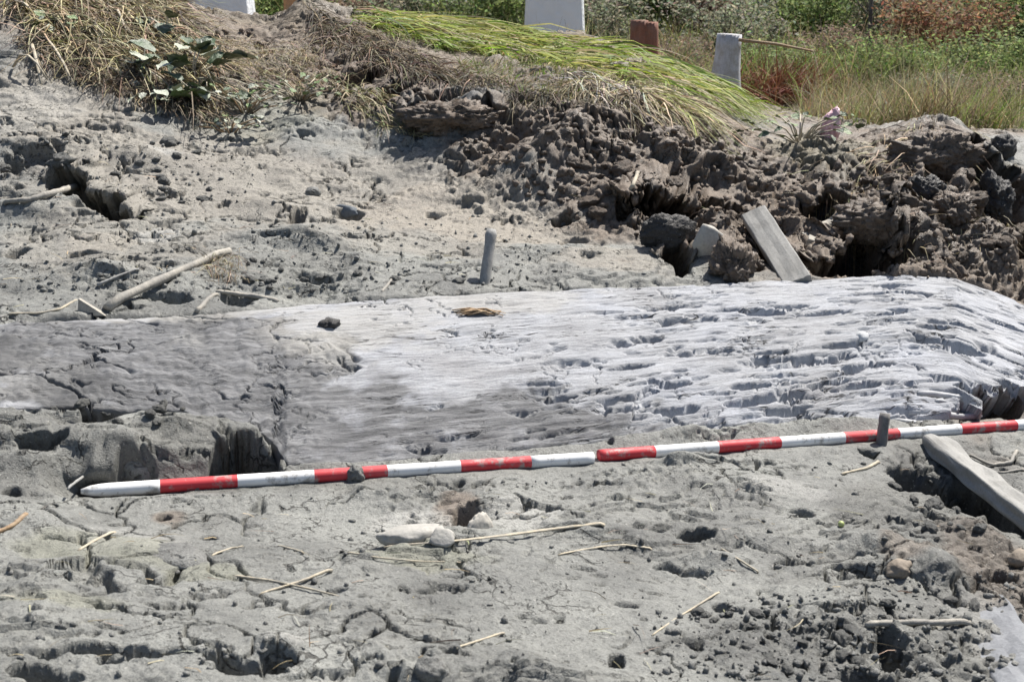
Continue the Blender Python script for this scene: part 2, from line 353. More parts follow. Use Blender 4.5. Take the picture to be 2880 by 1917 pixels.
def mud_like(name, use_attr=True, obj=False, grey=(.205, .207, .191), brown=(.188, .145, .109)):
    m, nt, b = material(name); p = posn(nt, obj)
    n1 = noise(nt, p, 3.5, 6, .62); n2 = noise(nt, p, 38, 6, .68); n3 = noise(nt, p, 210, 4, .7)
    v = ramp(nt, n1, [(.34, tuple(c * .62 for c in grey)), (.50, grey), (.68, tuple(c * 1.30 for c in grey))])
    br = ramp(nt, n1, [(.3, tuple(c * .72 for c in brown)), (.55, brown), (.75, tuple(c * 1.3 for c in brown))])
    if use_attr:
        g = nt.nodes.new('ShaderNodeSeparateColor'); a = attr(nt, 'soil'); nt.links.new(a.outputs['Color'], g.inputs[0])
        a2 = attr(nt, 'soil2'); g2 = nt.nodes.new('ShaderNodeSeparateColor'); nt.links.new(a2.outputs['Color'], g2.inputs[0])
        v = mix(nt, g.outputs[1], v, (.335, .288, .228))
        v = mix(nt, g.outputs[0], v, br)
        v = mix(nt, g.outputs[2], v, (.36, .355, .33))
        v = mix(nt, mul(nt, g2.outputs[0], .35), v, (.25, .25, .17))
        v = mix(nt, g2.outputs[1], v, (.13, .115, .06))
        v = mix(nt, mul(nt, g2.outputs[2], .8), v, mix(nt, 1.0, v, (.52, .51, .50), 'MULTIPLY'))
    sp = ramp(nt, n2, [(.28, .62), (.46, .95), (.60, 1.0), (.78, 1.22)])
    v = mix(nt, 1.0, v, sp, 'MULTIPLY')
    sp3 = ramp(nt, n3, [(.30, .50), (.42, .90), (.55, 1.03), (.72, 1.35)])
    v = mix(nt, 1.0, v, sp3, 'MULTIPLY')
    fl = noise(nt, p, 95, 3, .55); fm = noise(nt, p, 7, 4, .6)
    fk = mul(nt, ramp(nt, fl, [(.59, 0.0), (.64, .85)]), ramp(nt, fm, [(.42, .15), (.6, 1.0)]))
    v = mix(nt, fk, v, (.06, .058, .05))
    fw2 = noise(nt, p, 120, 2, .5); v = mix(nt, ramp(nt, fw2, [(.68, 0.0), (.73, .5)]), v, (.46, .45, .41))
    wv_ = nd(nt, 'ShaderNodeTexNoise', Scale=6.0, Detail=4.0); nt.links.new(p, wv_.inputs['Vector'])
    va = nt.nodes.new('ShaderNodeVectorMath'); va.operation = 'SCALE'; va.inputs['Scale'].default_value = .35; nt.links.new(wv_.outputs['Color'], va.inputs[0])
    vb = nt.nodes.new('ShaderNodeVectorMath'); vb.operation = 'ADD'; nt.links.new(p, vb.inputs[0]); nt.links.new(va.outputs[0], vb.inputs[1])
    vo = nd(nt, 'ShaderNodeTexVoronoi', Scale=11.0); vo.feature = 'DISTANCE_TO_EDGE'; nt.links.new(vb.outputs[0], vo.inputs['Vector'])
    ck = mul(nt, ramp(nt, vo.outputs['Distance'], [(.012, 1.0), (.04, 0.0)]), ramp(nt, fm, [(.56, 0.0), (.64, 1.0)]))
    v = mix(nt, mul(nt, ck, .8), v, (.05, .048, .042))
    nt.links.new(v, b.inputs['Base Color'])
    r = ramp(nt, n1, [(.35, .44), (.65, .80)]); nt.links.new(r, b.inputs['Roughness'])
    b.inputs['Specular IOR Level'].default_value = .45
    n4 = noise(nt, p, 62, 5, .62)
    k = bump(nt, b, mul(nt, 1.0, ck, 'SUBTRACT'), 1.0, .012); k = bump(nt, b, n2, .85, .007, k); k = bump(nt, b, ramp(nt, n4, [(.30, 0.0), (.40, 1.0)]), .8, .005, k); bump(nt, b, n3, .9, .004, k)
    return m
MUD = mud_like('grey_mud')
PEAT = mud_like('brown_clod', False, True, (.17, .13, .098))
GREYCLOD = mud_like('grey_clod', False, True, (.195, .195, .182))
DARKCLOD_AND_SHADE = mud_like('dark_clod', False, True, (.05, .047, .045))  # black clods, also the added lumps that stand in for cavity shade

# ------------------------------------------------------------------ mesh helpers
def mesh_np(name, V, F, mat=None, smooth=True, parent=None):
    V = np.asarray(V, np.float32); F = np.asarray(F, np.int32); k = F.shape[1]
    me = bpy.data.meshes.new(name)
    me.vertices.add(len(V)); me.vertices.foreach_set('co', V.ravel())
    me.loops.add(F.size); me.loops.foreach_set('vertex_index', F.ravel())
    me.polygons.add(len(F)); me.polygons.foreach_set('loop_start', np.arange(0, F.size, k, dtype=np.int32))
    me.polygons.foreach_set('use_smooth', np.full(len(F), smooth))
    me.update(calc_edges=True)
    if mat: me.materials.append(mat)
    o = bpy.data.objects.new(name, me); C.objects.link(o)
    if parent: o.parent = parent
    return o
def colour_attr(o, name, col):
    a = o.data.color_attributes.new(name, 'FLOAT_COLOR', 'POINT')
    c = np.ones((len(o.data.vertices), 4), np.float32); c[:, :col.shape[1]] = col
    a.data.foreach_set('color', c.ravel())
def grid_faces(nr, nc):
    i = np.arange((nr - 1) * nc).reshape(nr - 1, nc)[:, :-1].ravel()
    return np.stack([i, i + 1, i + nc + 1, i + nc], 1)
def tag(o, label=None, cat=None, group=None, kind=None):
    for k, v in (('label', label), ('category', cat), ('group', group), ('kind', kind)):
        if v: o[k] = v
    return o
def empty(name, loc, rot=(0, 0, 0)):
    o = bpy.data.objects.new(name, None); C.objects.link(o); o.location = loc; o.rotation_euler = rot; o.empty_display_size = .1
    return o

# ------------------------------------------------------------------ the great timber: edges measured in the photo
FAR = [(-700,756,3.55),(0,741,3.86),(180,731,3.93),(450,721,4.0),(700,693,4.1),(1000,673,4.2),(1300,658,4.32),(1600,647,4.45),(1740,640,4.52),(1870,636,4.57),(1950,630,4.61),(2080,624,4.66),(2200,634,4.68),(2290,668,4.66),(2356,694,4.62),(2900,800,4.4)]
NEAR = [(-700,950,3.05),(0,926,3.3),(150,922,3.36),(420,936,3.42),(500,970,3.40),(580,985,3.42),(625,1010,3.40),(660,1066,3.29),(800,1062,3.34),(1060,1038,3.43),(1363,1008,3.54),(1650,974,3.66),(2000,952,3.78),(2250,930,3.88),(2900,870,4.1)]
def edge_pts(E, pxs):
    E = np.array(E, float); d = []
    for px in pxs:
        d.append(at(px, np.interp(px, E[:, 0], E[:, 1]), np.interp(px, E[:, 0], E[:, 2])))
    return np.array(d)
_px = np.linspace(-620, 2820, 200)
_fw = edge_pts(FAR, _px); _nw = edge_pts(NEAR, _px)

def timber_bed(x, y):
    yf = np.interp(x, _fw[:, 0], _fw[:, 1]); yn = np.interp(x, _nw[:, 0], _nw[:, 1])
    return sstep(0.0, 0.07, yf - y) * sstep(0.0, 0.07, y - yn), yf, yn

# ------------------------------------------------------------------ ground sheet
NC = 880
ys = [-2.0, -1.0, 0.0, 0.8, 1.3]
y = 1.62
while y < 7.2:
    ys.append(y); y += 0.0042 + 0.0011 * max(0, y - 1.6) ** 1.15
while y < 700:
    ys.append(y); y *= 1.035 if y < 14 else 1.12
ys = np.array(ys); NR = len(ys)
half = 0.5 + 0.47 * np.maximum(ys, 0.5)
half = np.where(ys > 10, half * (1 + (ys - 10) * 0.02), half)
u = np.linspace(-1, 1, NC); u = u * (.86 + .14 * np.abs(u) ** 3)
GX = half[:, None] * u[None, :]; GY = np.repeat(ys[:, None], NC, 1)
Z, HP, SH, M = ground(GX.ravel(), GY.ravel(), full=True)
gx, gy = GX.ravel(), GY.ravel()
bed, _, _ = timber_bed(gx, gy)
SH = SH * (1 - bed); HP = HP * (1 - .5 * bed)
Zg = base(gx, gy).reshape(NR, NC)
du = np.gradient(u)[None, :]
zx = np.gradient(Zg, axis=1) / (half[:, None] * du)
zy = np.gradient(Zg, ys, axis=0)
for A_ in (zx, zy):                               # soften, so relief follows the broad slope
    for _ in range(6):
        A_[1:-1] = (A_[:-2] + A_[1:-1] * 2 + A_[2:]) / 4; A_[:, 1:-1] = (A_[:, :-2] + A_[:, 1:-1] * 2 + A_[:, 2:]) / 4
zx = np.clip(zx, -1.2, 1.2).ravel(); zy = np.clip(zy, -1.2, 1.2).ravel()
nl = np.sqrt(1 + zx * zx + zy * zy); Z = Z - 0.13 * bed
GV = np.stack([gx - HP * zx / nl, gy - HP * zy / nl + SH, Z + HP / nl], 1)
rough3 = (.35 + .65 * np.maximum(M['crumb'], sstep(-.03, -.10, HP)) + 1.0 * sstep(-.06, -.16, HP)) * sstep(12, 8, gy)
sel = np.where(rough3 > .01)[0]
for ax_, sd3, amp in ((0, 91, .010), (1, 92, .012), (2, 93, .006)):
    g_ = GV[sel]
    GV[sel, ax_] += rough3[sel] * amp * (perlin3(g_[:, 0] * 17, g_[:, 1] * 17, g_[:, 2] * 17, sd3) + .5 * perlin3(g_[:, 0] * 41, g_[:, 1] * 41, g_[:, 2] * 41, sd3 + 9))
ground_obj = mesh_np('ground', GV, grid_faces(NR, NC), MUD)
tag(ground_obj, kind='structure')
wp = M['warp']
brown = np.maximum(blob_mask(BROWN, gx, gy, wp), sstep(5.9, 6.6, gy))
soil = np.stack([np.clip(brown, 0, 1) * .92, blob_mask(WARM, gx, gy, wp) * .75 * (1 - brown), blob_mask(PALE, gx, gy, wp) * .7], 1)
fieldm = sstep(6.4, 7.4, gy + .5 * M['w1']) * (0.4 + .6 * sstep(0.5, 2.0, gx))
soil2 = np.stack([blob_mask(GREENISH, gx, gy, wp), fieldm * .8, blob_mask(DAMP, gx, gy, wp)], 1)
colour_attr(ground_obj, 'soil', soil); colour_attr(ground_obj, 'soil2', soil2)
print('ground', NR, NC)

# ------------------------------------------------------------------ timber surface
TC, TR = 1060, 250
pxs = np.linspace(-560, 2760, TC)
fw = edge_pts(FAR, pxs); nw = edge_pts(NEAR, pxs)
v = np.linspace(0, 1, TR)                     # 0 far edge, 1 near edge
PX = np.repeat(pxs[None, :], TR, 0); VV = np.repeat(v[:, None], TC, 1)
Q = fw[None] * (1 - VV[..., None]) + nw[None] * VV[..., None]
wid = np.linalg.norm(nw - fw, axis=1)
S = np.concatenate([[0], np.cumsum(np.linalg.norm(np.diff(0.5 * (fw + nw), axis=0), axis=1))])
s = np.repeat(S[None], TR, 0); t = VV * wid[None]
def tmask(blobs, warp):
    """soft patches on the timber, given by photo x, share across, half sizes"""
    m = np.zeros(PX.shape)
    for (px, vv, rx, rv) in blobs:
        m = np.maximum(m, sstep(1.25, .75, np.hypot((PX - px) / rx, (VV - vv) / rv) + warp))
    return m
tw = 0.5 * fbm(s * 5, t * 7, 3, 101) + .25 * fbm(s * 18, t * 24, 2, 102)
FISS = tmask([(1950,.72,420,.36),(2150,.85,380,.4),(1620,.95,420,.26),(1250,.99,400,.12)], tw)
PITS = tmask([(1750,.45,380,.42),(1950,.25,260,.25),(2150,.6,300,.4),(1500,.8,300,.4)], tw)
MUDDY = tmask([(430,.35,170,.45),(560,.75,180,.4),(120,.5,200,.5),(330,.9,250,.3),(740,.42,90,.16),(-300,.5,400,.6)], tw)
WET = tmask([(760,.95,280,.36),(1080,1.0,420,.28),(430,.8,200,.4),(1350,1.05,300,.16),(660,.7,90,.35),(250,.35,170,.28),(60,.16,120,.12),(580,.5,120,.4)], tw)
ww = 0.018 * fbm(s * 2.2, t * 2.5, 3, 110)
tt = t + ww
h = 0.05 * np.sin(np.pi * np.clip(VV, 0, 1)) ** 0.8 * .5 + 0.006 * fbm(s * 2, t * 4, 3, 111)
h += 0.0026 * fbm(s * 5, tt * 42, 4, 112, .6) * (1 - .5 * MUDDY)
h += 0.0022 * fbm(s * 14, tt * 110, 2, 113, .6) * (1 - .7 * MUDDY)
# drying splits and short lens-shaped pits
rim = sstep(0, .07, (1 - VV) * wid[None]) * sstep(0, .03, t)
AP = np.maximum(FISS, .75 * PITS)
jit = .22 * fbm(s * 26, t * 60, 2, 140)
rd = 1 - np.abs(fbm(s * 1.3, tt * 9, 3, 115, .5)) * 9
gate = sstep(.02, .22, fbm(s * 3.0, t * 8, 2, 116) - .10 + .22 * FISS)
h -= rim * (.002 + .032 * FISS) * sstep(.62, .84, rd + jit * .4) * gate * (1 - .6 * MUDDY)
for fs, ft, sd4, thr, dep4, lim in ((4.5, 22, 121, .36, .034, .46), (9, 44, 123, .34, .020, .5), (2.6, 15, 126, .32, .036, .58)):
    e1, e2, eid = worley(s * fs + 2 * ww + .5 * tw, tt * ft + .4 * tw, sd4)
    gm = sstep(-.12, .12, fbm(s * 2.4, t * 5, 2, sd4 + 40) - .12 + .34 * AP)
    h -= rim * (.12 + .88 * AP) * dep4 * sstep(thr, thr * .62, e1 + jit * .5) * (eid > lim) * gm * (1 - .6 * MUDDY)
# a few lifted plates
pl = fbm(s * .9, tt * 7, 3, 114, .5) * 4
st_ = np.floor(pl); frp = pl - st_
h += rim * .006 * FISS * (st_ + sstep(0, .14, frp))
# cross checks
x1, x2, _ = worley(s * 6 + 2 * tw, t * 5 + tw, 124)
h -= .016 * sstep(.05, .012, x2 - x1) * sstep(.12, .3, fbm(s * 4, t * 4, 2, 125) + .1 * MUDDY + .08 * FISS)
# silt and crumbs stuck on the left part
f1, _, fid = worley(s * 17 + tw, t * 16, 126); k1, _, kid = worley(s * 42 + tw, t * 40, 127)
h += MUDDY * (.014 * (.5 - f1) * (.3 + fid) + .006 * (.45 - k1) * (.3 + kid) + .012 * fbm(s * 6, t * 7, 4, 128))
h -= MUDDY * .03 * sstep(.06, .015, worley(s * 4 + tw, t * 5 + tw, 129)[1] - worley(s * 4 + tw, t * 5 + tw, 129)[0]) * sstep(0, .25, fbm(s * 3, t * 3, 2, 130))
HI = h.copy()
# strands of the broken near right end
strand = np.floor(tt * 26 + .8 * fbm(s * 1.2, t * 9, 2, 131))
hs = _hash(strand.astype(np.int64), np.zeros_like(strand).astype(np.int64), 0, 132) / 4294967296.0
endx = 2185 + 70 * hs + 900 * sstep(.80, .70, VV) + 140 * sstep(.86, .78, VV)
fall = sstep(0, 26, PX - endx)
edge = np.minimum(VV * wid[None], (1 - VV) * wid[None])
jag = .02 * fbm(s * 7, np.zeros_like(s) + 3, 4, 133) + .006
roll_f = sstep(.05, 0, t + jag * .8) ; roll_n = sstep(.035, 0, (1 - VV) * wid[None] + .4 * jag)
Tz = Q[..., 2] - .03 * VV ** 2 + h - .16 * roll_f ** 2 - (.06 + .14 * sstep(420, 620, PX)) * roll_n ** 1.6 - .15 * fall
Tx = Q[..., 0] - .02 * fall * 0
Ty = Q[..., 1] + .09 * fall + .06 * roll_f ** 2 + .05 * roll_n ** 2 - .07 * sstep(2190, 2260, PX) * sstep(.52, .70, VV) * (1 - fall)
TIM, tn, tb = material('weathered_timber')
p = tn.nodes.new('ShaderNodeAttribute'); p.attribute_name = 'grain'
mp = nd(tn, 'ShaderNodeMapping'); mp.inputs['Scale'].default_value = (1, 7, 1); tn.links.new(p.outputs['Vector'], mp.inputs[0])
g1 = noise(tn, mp.outputs[0], 6, 7, .62); g2 = noise(tn, mp.outputs[0], 42, 6, .7); g3 = noise(tn, posn(tn), 170, 4, .7); g0 = noise(tn, posn(tn), 4, 5, .6)
col = ramp(tn, g1, [(.28, (.21, .214, .224)), (.45, (.345, .351, .365)), (.6, (.43, .437, .453)), (.8, (.505, .51, .522))])
g0c = ramp(tn, g0, [(.3, (.82, .81, .80)), (.5, (.97, .975, .985)), (.7, (.98, 1.0, 1.05))])
col = mix(tn, 1.0, col, g0c, 'MULTIPLY')
col = mix(tn, 1.0, col, ramp(tn, g2, [(.30, .60), (.43, .95), (.60, 1.02), (.75, 1.10)]), 'MULTIPLY')
mp2 = nd(tn, 'ShaderNodeMapping'); mp2.inputs['Scale'].default_value = (2.2, 26, 1); tn.links.new(p.outputs['Vector'], mp2.inputs[0])
hl = noise(tn, mp2.outputs[0], 1.6, 3, .5); hg = noise(tn, p.outputs['Vector'], 5, 4, .6)
hair = mul(tn, ramp(tn, hl, [(.482, 0.0), (.497, 1.0), (.512, 0.0)]), ramp(tn, hg, [(.52, 0.0), (.60, 1.0)]))
col = mix(tn, mul(tn, hair, .85), col, (.055, .052, .05))
ta_ = attr(tn, 'stain'); ts = tn.nodes.new('ShaderNodeSeparateColor'); tn.links.new(ta_.outputs['Color'], ts.inputs[0])
pn = noise(tn, posn(tn), 9, 6, .68)
def patchy(sock): 
    a_ = mul(tn, sock, 1.5); b_ = mul(tn, mul(tn, pn, .5, 'SUBTRACT'), 3.2); c_ = mul(tn, a_, mul(tn, b_, a_), 'ADD')
    m_ = tn.nodes.new('ShaderNodeClamp'); tn.links.new(c_, m_.inputs[0]); return m_.outputs[0]
mudc = mix(tn, ramp(tn, g0, [(.35, 0.0), (.65, 1.0)]), (.07, .071, .074), (.24, .239, .233))
col = mix(tn, patchy(ts.outputs[0]), col, mudc)
col = mix(tn, patchy(ts.outputs[1]), col, mix(tn, ramp(tn, g1, [(.35, 0.0), (.65, 1.0)]), (.08, .081, .084), (.23, .232, .236)))
col = mix(tn, ts.outputs[2], col, (.40, .385, .35))
col = mix(tn, 1.0, col, ramp(tn, g3, [(.25, .8), (.5, 1.0), (.8, 1.1)]), 'MULTIPLY')
tn.links.new(col, tb.inputs['Base Color']); tb.inputs['Roughness'].default_value = .72; tb.inputs['Specular IOR Level'].default_value = .35
bk = bump(tn, tb, mul(tn, 1.0, hair, 'SUBTRACT'), 1.0, .010); bk = bump(tn, tb, g2, .9, .006, bk); bump(tn, tb, g3, .6, .0015, bk)
timber = mesh_np('ancient_timber', np.stack([Tx, Ty, Tz], -1).reshape(-1, 3), grid_faces(TR, TC)[:, ::-1], TIM)
gr = np.stack([s, tt, np.zeros_like(s)], -1).reshape(-1, 3).astype(np.float32)
ga = timber.data.attributes.new('grain', 'FLOAT_VECTOR', 'POINT'); ga.data.foreach_set('vector', gr.ravel())
TAN = tmask([(420,.05,300,.10),(1100,.1,260,.12),(800,.25,200,.2)], tw)
colour_attr(timber, 'stain', np.stack([MUDDY * .9, WET * .72, TAN * .45], -1).reshape(-1, 3))
tag(timber, 'huge pale grey weathered timber with split grain lying across the mud', 'timber')

bpy.context.view_layer.update()
BV = []
dg = bpy.context.evaluated_depsgraph_get()
for o in (ground_obj, timber): BV.append(BVHTree.FromObject(o, dg))
def hit(px, py):
    d = Vector(ray(px, py)).normalized(); o = Vector((0, 0, CAM_H)); best = None
    for b in BV:
        r = b.ray_cast(o, d)
        if r[0] is not None and (best is None or r[3] < best[3]): best = r
    return Vector(best[0])
def zat(x, y):
    best = -9
    for b in BV:
        r = b.ray_cast(Vector((x, y, 5)), Vector((0, 0, -1)))
        if r[0] is not None: best = max(best, r[0].z)
    return best
def depth(p): return (Vector(p) - Vector((0, 0, CAM_H))).dot(Vector((0, CP, -SP)))

# ------------------------------------------------------------------ tubes
def tube_geo(path, radii, nsides=8, rough=0.0, flat=1.0, seed=0, caps=True):
    path = np.array(path, float); radii = np.array(radii, float); N = len(path)
    tg = np.gradient(path, axis=0); tg /= np.linalg.norm(tg, axis=1)[:, None] + 1e-9
    ref = np.array([0, 0, 1.0]) if abs(tg[0, 2]) < .9 else np.array([1.0, 0, 0])
    V = []
    r = np.random.default_rng(seed)
    for i in range(N):
        a = np.cross(tg[i], ref); a /= np.linalg.norm(a); b = np.cross(a, tg[i])
        for k in range(nsides):
            th = 2 * math.pi * k / nsides
            q = radii[i] * (1 + rough * r.normal())
            V.append(path[i] + a * math.cos(th) * q + b * math.sin(th) * q * flat)
    F = []
    for i in range(N - 1):
        for k in range(nsides):
            k2 = (k + 1) % nsides
            F.append((i * nsides + k, i * nsides + k2, (i + 1) * nsides + k2, (i + 1) * nsides + k))
    if caps:
        c0 = len(V); V.append(path[0]); V.append(path[-1])
        for k in range(nsides):
            k2 = (k + 1) % nsides
            F.append((c0, k2, k, k)); e = (N - 1) * nsides
            F.append((c0 + 1, e + k, e + k2, e + k2))
    return V, F
def from_faces(name, V, F, mat, smooth=True, parent=None):
    me = bpy.data.meshes.new(name)
    me.from_pydata([tuple(q) for q in V], [], [tuple(dict.fromkeys(f)) for f in F])
    me.polygons.foreach_set('use_smooth', [smooth] * len(me.polygons)); me.materials.append(mat); me.update()
    o = bpy.data.objects.new(name, me); C.objects.link(o)
    if parent: o.parent = parent
    return o
def tube(name, path, radii, mat, parent=None, **kw):
    return from_faces(name, *tube_geo(path, radii, **kw), mat, True, parent)

# ------------------------------------------------------------------ survey poles
def paint(name, colr, wear):
    m, nt, b = material(name); p = posn(nt)
    a = noise(nt, p, 26, 6, .7); d = noise(nt, p, 9, 5, .65); f = noise(nt, p, 140, 3, .6)
    c = mix(nt, ramp(nt, d, [(.48, 0.0), (.72, .55)]), colr, wear)
    c = mix(nt, ramp(nt, a, [(.53, 0.0), (.64, .9)]), c, (.31, .295, .27))
    nt.links.new(c, b.inputs['Base Color'])
    nt.links.new(ramp(nt, d, [(.3, .5), (.7, .8)]), b.inputs['Roughness'])
    bump(nt, b, f, .25, .001); return m
REDP = paint('red_paint', (.55, .035, .045), (.62, .16, .16))
WHITEP = paint('white_paint', (.80, .80, .79), (.60, .59, .56))
def pole(A, B, cuts, first, label, tip):
    A = np.array(A); B = np.array(B); L = np.linalg.norm(B - A)
    root = empty('ranging_pole', tuple(A)); tag(root, label, 'ranging pole', 'red and white survey poles')
    red = first
    for a, b in zip(cuts[:-1], cuts[1:]):
        pa = A + (B - A) * a; pb = A + (B - A) * b
        k = 8
        path = [pa + (pb - pa) * i / k - A for i in range(k + 1)]
        rad = [R_POLE] * (k + 1)
        if tip and a == cuts[0]: rad[0] = R_POLE * .35; rad[1] = R_POLE * .8; rad[2] = R_POLE * .95
        elif b != cuts[-1]: rad[-1] = R_POLE * 1.0
        o = tube('red_band' if red else 'white_band', path, rad, REDP if red else WHITEP, root, nsides=24, caps=(a == cuts[0] or b == cuts[-1]))
        red = not red
    return root
def cut_at(A, B, pxl):
    """share along the pole at which a photo column is reached"""
    out = []
    for px in pxl:
        X = (px - CX) / FOC
        ca = A - np.array([0, 0, CAM_H]); dd = B - A
        f = np.array([0, CP, -SP])
        out.append(float((X * (ca @ f) - ca[0]) / (dd[0] - X * (dd @ f))))
    return out
lift = np.array([0, 0, 0.0])
ca = cut_at(*POLE_A, [186, 368, 546, 722, 890, 1058, 1220, 1364])
pole(*POLE_A, ca, False, 'red and white ranging pole whose pale pointed tip lies by the black hollow', True)
cb = cut_at(*POLE_B, [1377, 1505, 1650, 1793, 1940, 2065, 2207, 2335, 2470, 2560])
pole(*POLE_B, cb, True, 'red and white ranging pole crossed by the thin dark stake', False)

# ------------------------------------------------------------------ wood, stone, cloth materials
def wood_mat(name, c1, c2, scale=(30, 30, 4), rough=.75, dirt=(.2, .19, .175), dlo=.46):
    m, nt, b = material(name)
    mp = nd(nt, 'ShaderNodeMapping'); mp.inputs['Scale'].default_value = scale
    nt.links.new(posn(nt, True), mp.inputs[0])
    a = noise(nt, mp.outputs[0], 3, 6, .65); d = noise(nt, posn(nt, True), 14, 5, .65); f = noise(nt, posn(nt, True), 160, 4, .7)
    c = ramp(nt, a, [(.3, c1), (.7, c2)])
    c = mix(nt, ramp(nt, d, [(dlo, 0.0), (dlo + .2, .85)]), c, dirt)
    c = mix(nt, 1.0, c, ramp(nt, f, [(.25, .75), (.5, 1.0), (.8, 1.15)]), 'MULTIPLY')
    nt.links.new(c, b.inputs['Base Color']); b.inputs['Roughness'].default_value = rough
    k = bump(nt, b, a, .6, .004); bump(nt, b, f, .5, .0015, k); return m
BLEACHED = wood_mat('bleached_wood', (.30, .275, .23), (.44, .41, .35), dirt=(.22, .21, .19), dlo=.40)
STRAW = wood_mat('straw', (.42, .36, .25), (.54, .48, .37), dirt=(.25, .235, .2), dlo=.44)
GREYWOOD = wood_mat('grey_wood', (.22, .22, .21), (.34, .335, .32), dirt=(.26, .25, .23))
MUDDYBOARD = wood_mat('muddy_board', (.24, .236, .222), (.285, .28, .262), (9, 2, 9), dirt=(.20, .195, .18))
DARKWOOD = wood_mat('dark_wood', (.06, .055, .05), (.12, .11, .10), dirt=(.17, .16, .15))
STAKEWOOD = wood_mat('stake_wood', (.13, .123, .115), (.22, .208, .195), dirt=(.15, .145, .135))
REDWOOD = wood_mat('red_brown_wood', (.20, .075, .045), (.34, .14, .09), dirt=(.22, .13, .10))
PALEWOOD = wood_mat('pale_stump', (.42, .42, .44), (.60, .60, .62), dirt=(.36, .33, .29))
TANWOOD = wood_mat('tan_board', (.33, .17, .08), (.42, .23, .12), dirt=(.3, .2, .13))
FIBRE = wood_mat('brown_fibre', (.20, .12, .06), (.40, .28, .16), dirt=(.3, .24, .17))
def stone_mat(name, c1, c2, sc=9):
    m, nt, b = material(name); p = posn(nt, True)
    a = noise(nt, p, sc, 6, .65); f = noise(nt, p, 130, 5, .7)
    c = mix(nt, 1.0, ramp(nt, a, [(.3, c1), (.7, c2)]), ramp(nt, f, [(.25, .7), (.5, 1.0), (.8, 1.15)]), 'MULTIPLY')
    nt.links.new(c, b.inputs['Base Color']); b.inputs['Roughness'].default_value = .8
    k = bump(nt, b, a, .5, .006); bump(nt, b, f, .6, .002, k); return m
PALESTONE = stone_mat('pale_stone', (.36, .34, .30), (.52, .49, .43))
WHITESTONE = stone_mat('chalky_stone', (.42, .43, .43), (.62, .63, .63))
CLAY = stone_mat('pale_clay', (.30, .29, .265), (.42, .405, .37))
CORNER = stone_mat('bluish_slab', (.13, .136, .148), (.23, .238, .25), 14)
SLATE = stone_mat('slate', (.09, .105, .12), (.18, .20, .22))
OCHRE = stone_mat('ochre_stone', (.19, .155, .12), (.29, .245, .19))
BRICKISH = stone_mat('reddish_stone', (.21, .13, .10), (.28, .19, .155))

# ------------------------------------------------------------------ lumps and stones
_ico = {}
def ico(sub):
    if sub not in _ico:
        bm = bmesh.new(); bmesh.ops.create_icosphere(bm, subdivisions=sub, radius=1)
        bm.verts.ensure_lookup_table()
        _ico[sub] = (np.array([q.co[:] for q in bm.verts]), np.array([[w.index for w in f.verts] for f in bm.faces])); bm.free()
    return _ico[sub]
def lump_geo(sub, seed, rough=.35, angular=0.0, crumbs=.12):
    Vv, F = ico(sub); V = Vv.copy(); o = seed * 7.3
    r = 1 + rough * 1.1 * perlin3(V[:, 0] * 1.3 + o, V[:, 1] * 1.3, V[:, 2] * 1.3, 1) + rough * .6 * perlin3(V[:, 0] * 3 + o, V[:, 1] * 3, V[:, 2] * 3, 2)
    if crumbs: r = r + crumbs * np.abs(perlin3(V[:, 0] * 7 + o, V[:, 1] * 7, V[:, 2] * 7, 3)) * 1.4 + crumbs * 1.0 * perlin3(V[:, 0] * 17 + o, V[:, 1] * 15, V[:, 2] * 15, 4)
    if angular:
        rr = np.random.default_rng(seed); N = rr.normal(size=(9, 3)); N /= np.linalg.norm(N, axis=1)[:, None]
        for q in N:
            d = V @ q
            lim = rr.uniform(.5, .85)
            r = np.where(d * r > lim, r * (1 - angular) + angular * lim / np.maximum(d, .2), r)
    return V * r[:, None], F
def lump(name, px, py, w, h_, mat, label, cat, group=None, sub=4, seed=1, rough=.35, angular=0.0, crumbs=.12, sink=.35, deep=1.0, rot=None, lift=0, smooth=True):
    """lump whose foot is at photo pixel px, py; w and h_ in photo pixels"""
    p = hit(px, py); zd = depth(p); k = zd / FOC
    V, F = lump_geo(sub, seed, rough, angular, crumbs)
    V = V * np.array([w * k / 2, w * k / 2 * deep, h_ * k / 2])
    o = mesh_np(name, V, F, mat, smooth)
    o.location = (p.x, p.y + w * k / 2 * deep * .6, p.z + h_ * k * (.5 - sink) + lift)
    o.rotation_euler = (0, 0, (seed * 1.7) % 6.28 if rot is None else rot)
    tag(o, label, cat, group); return o

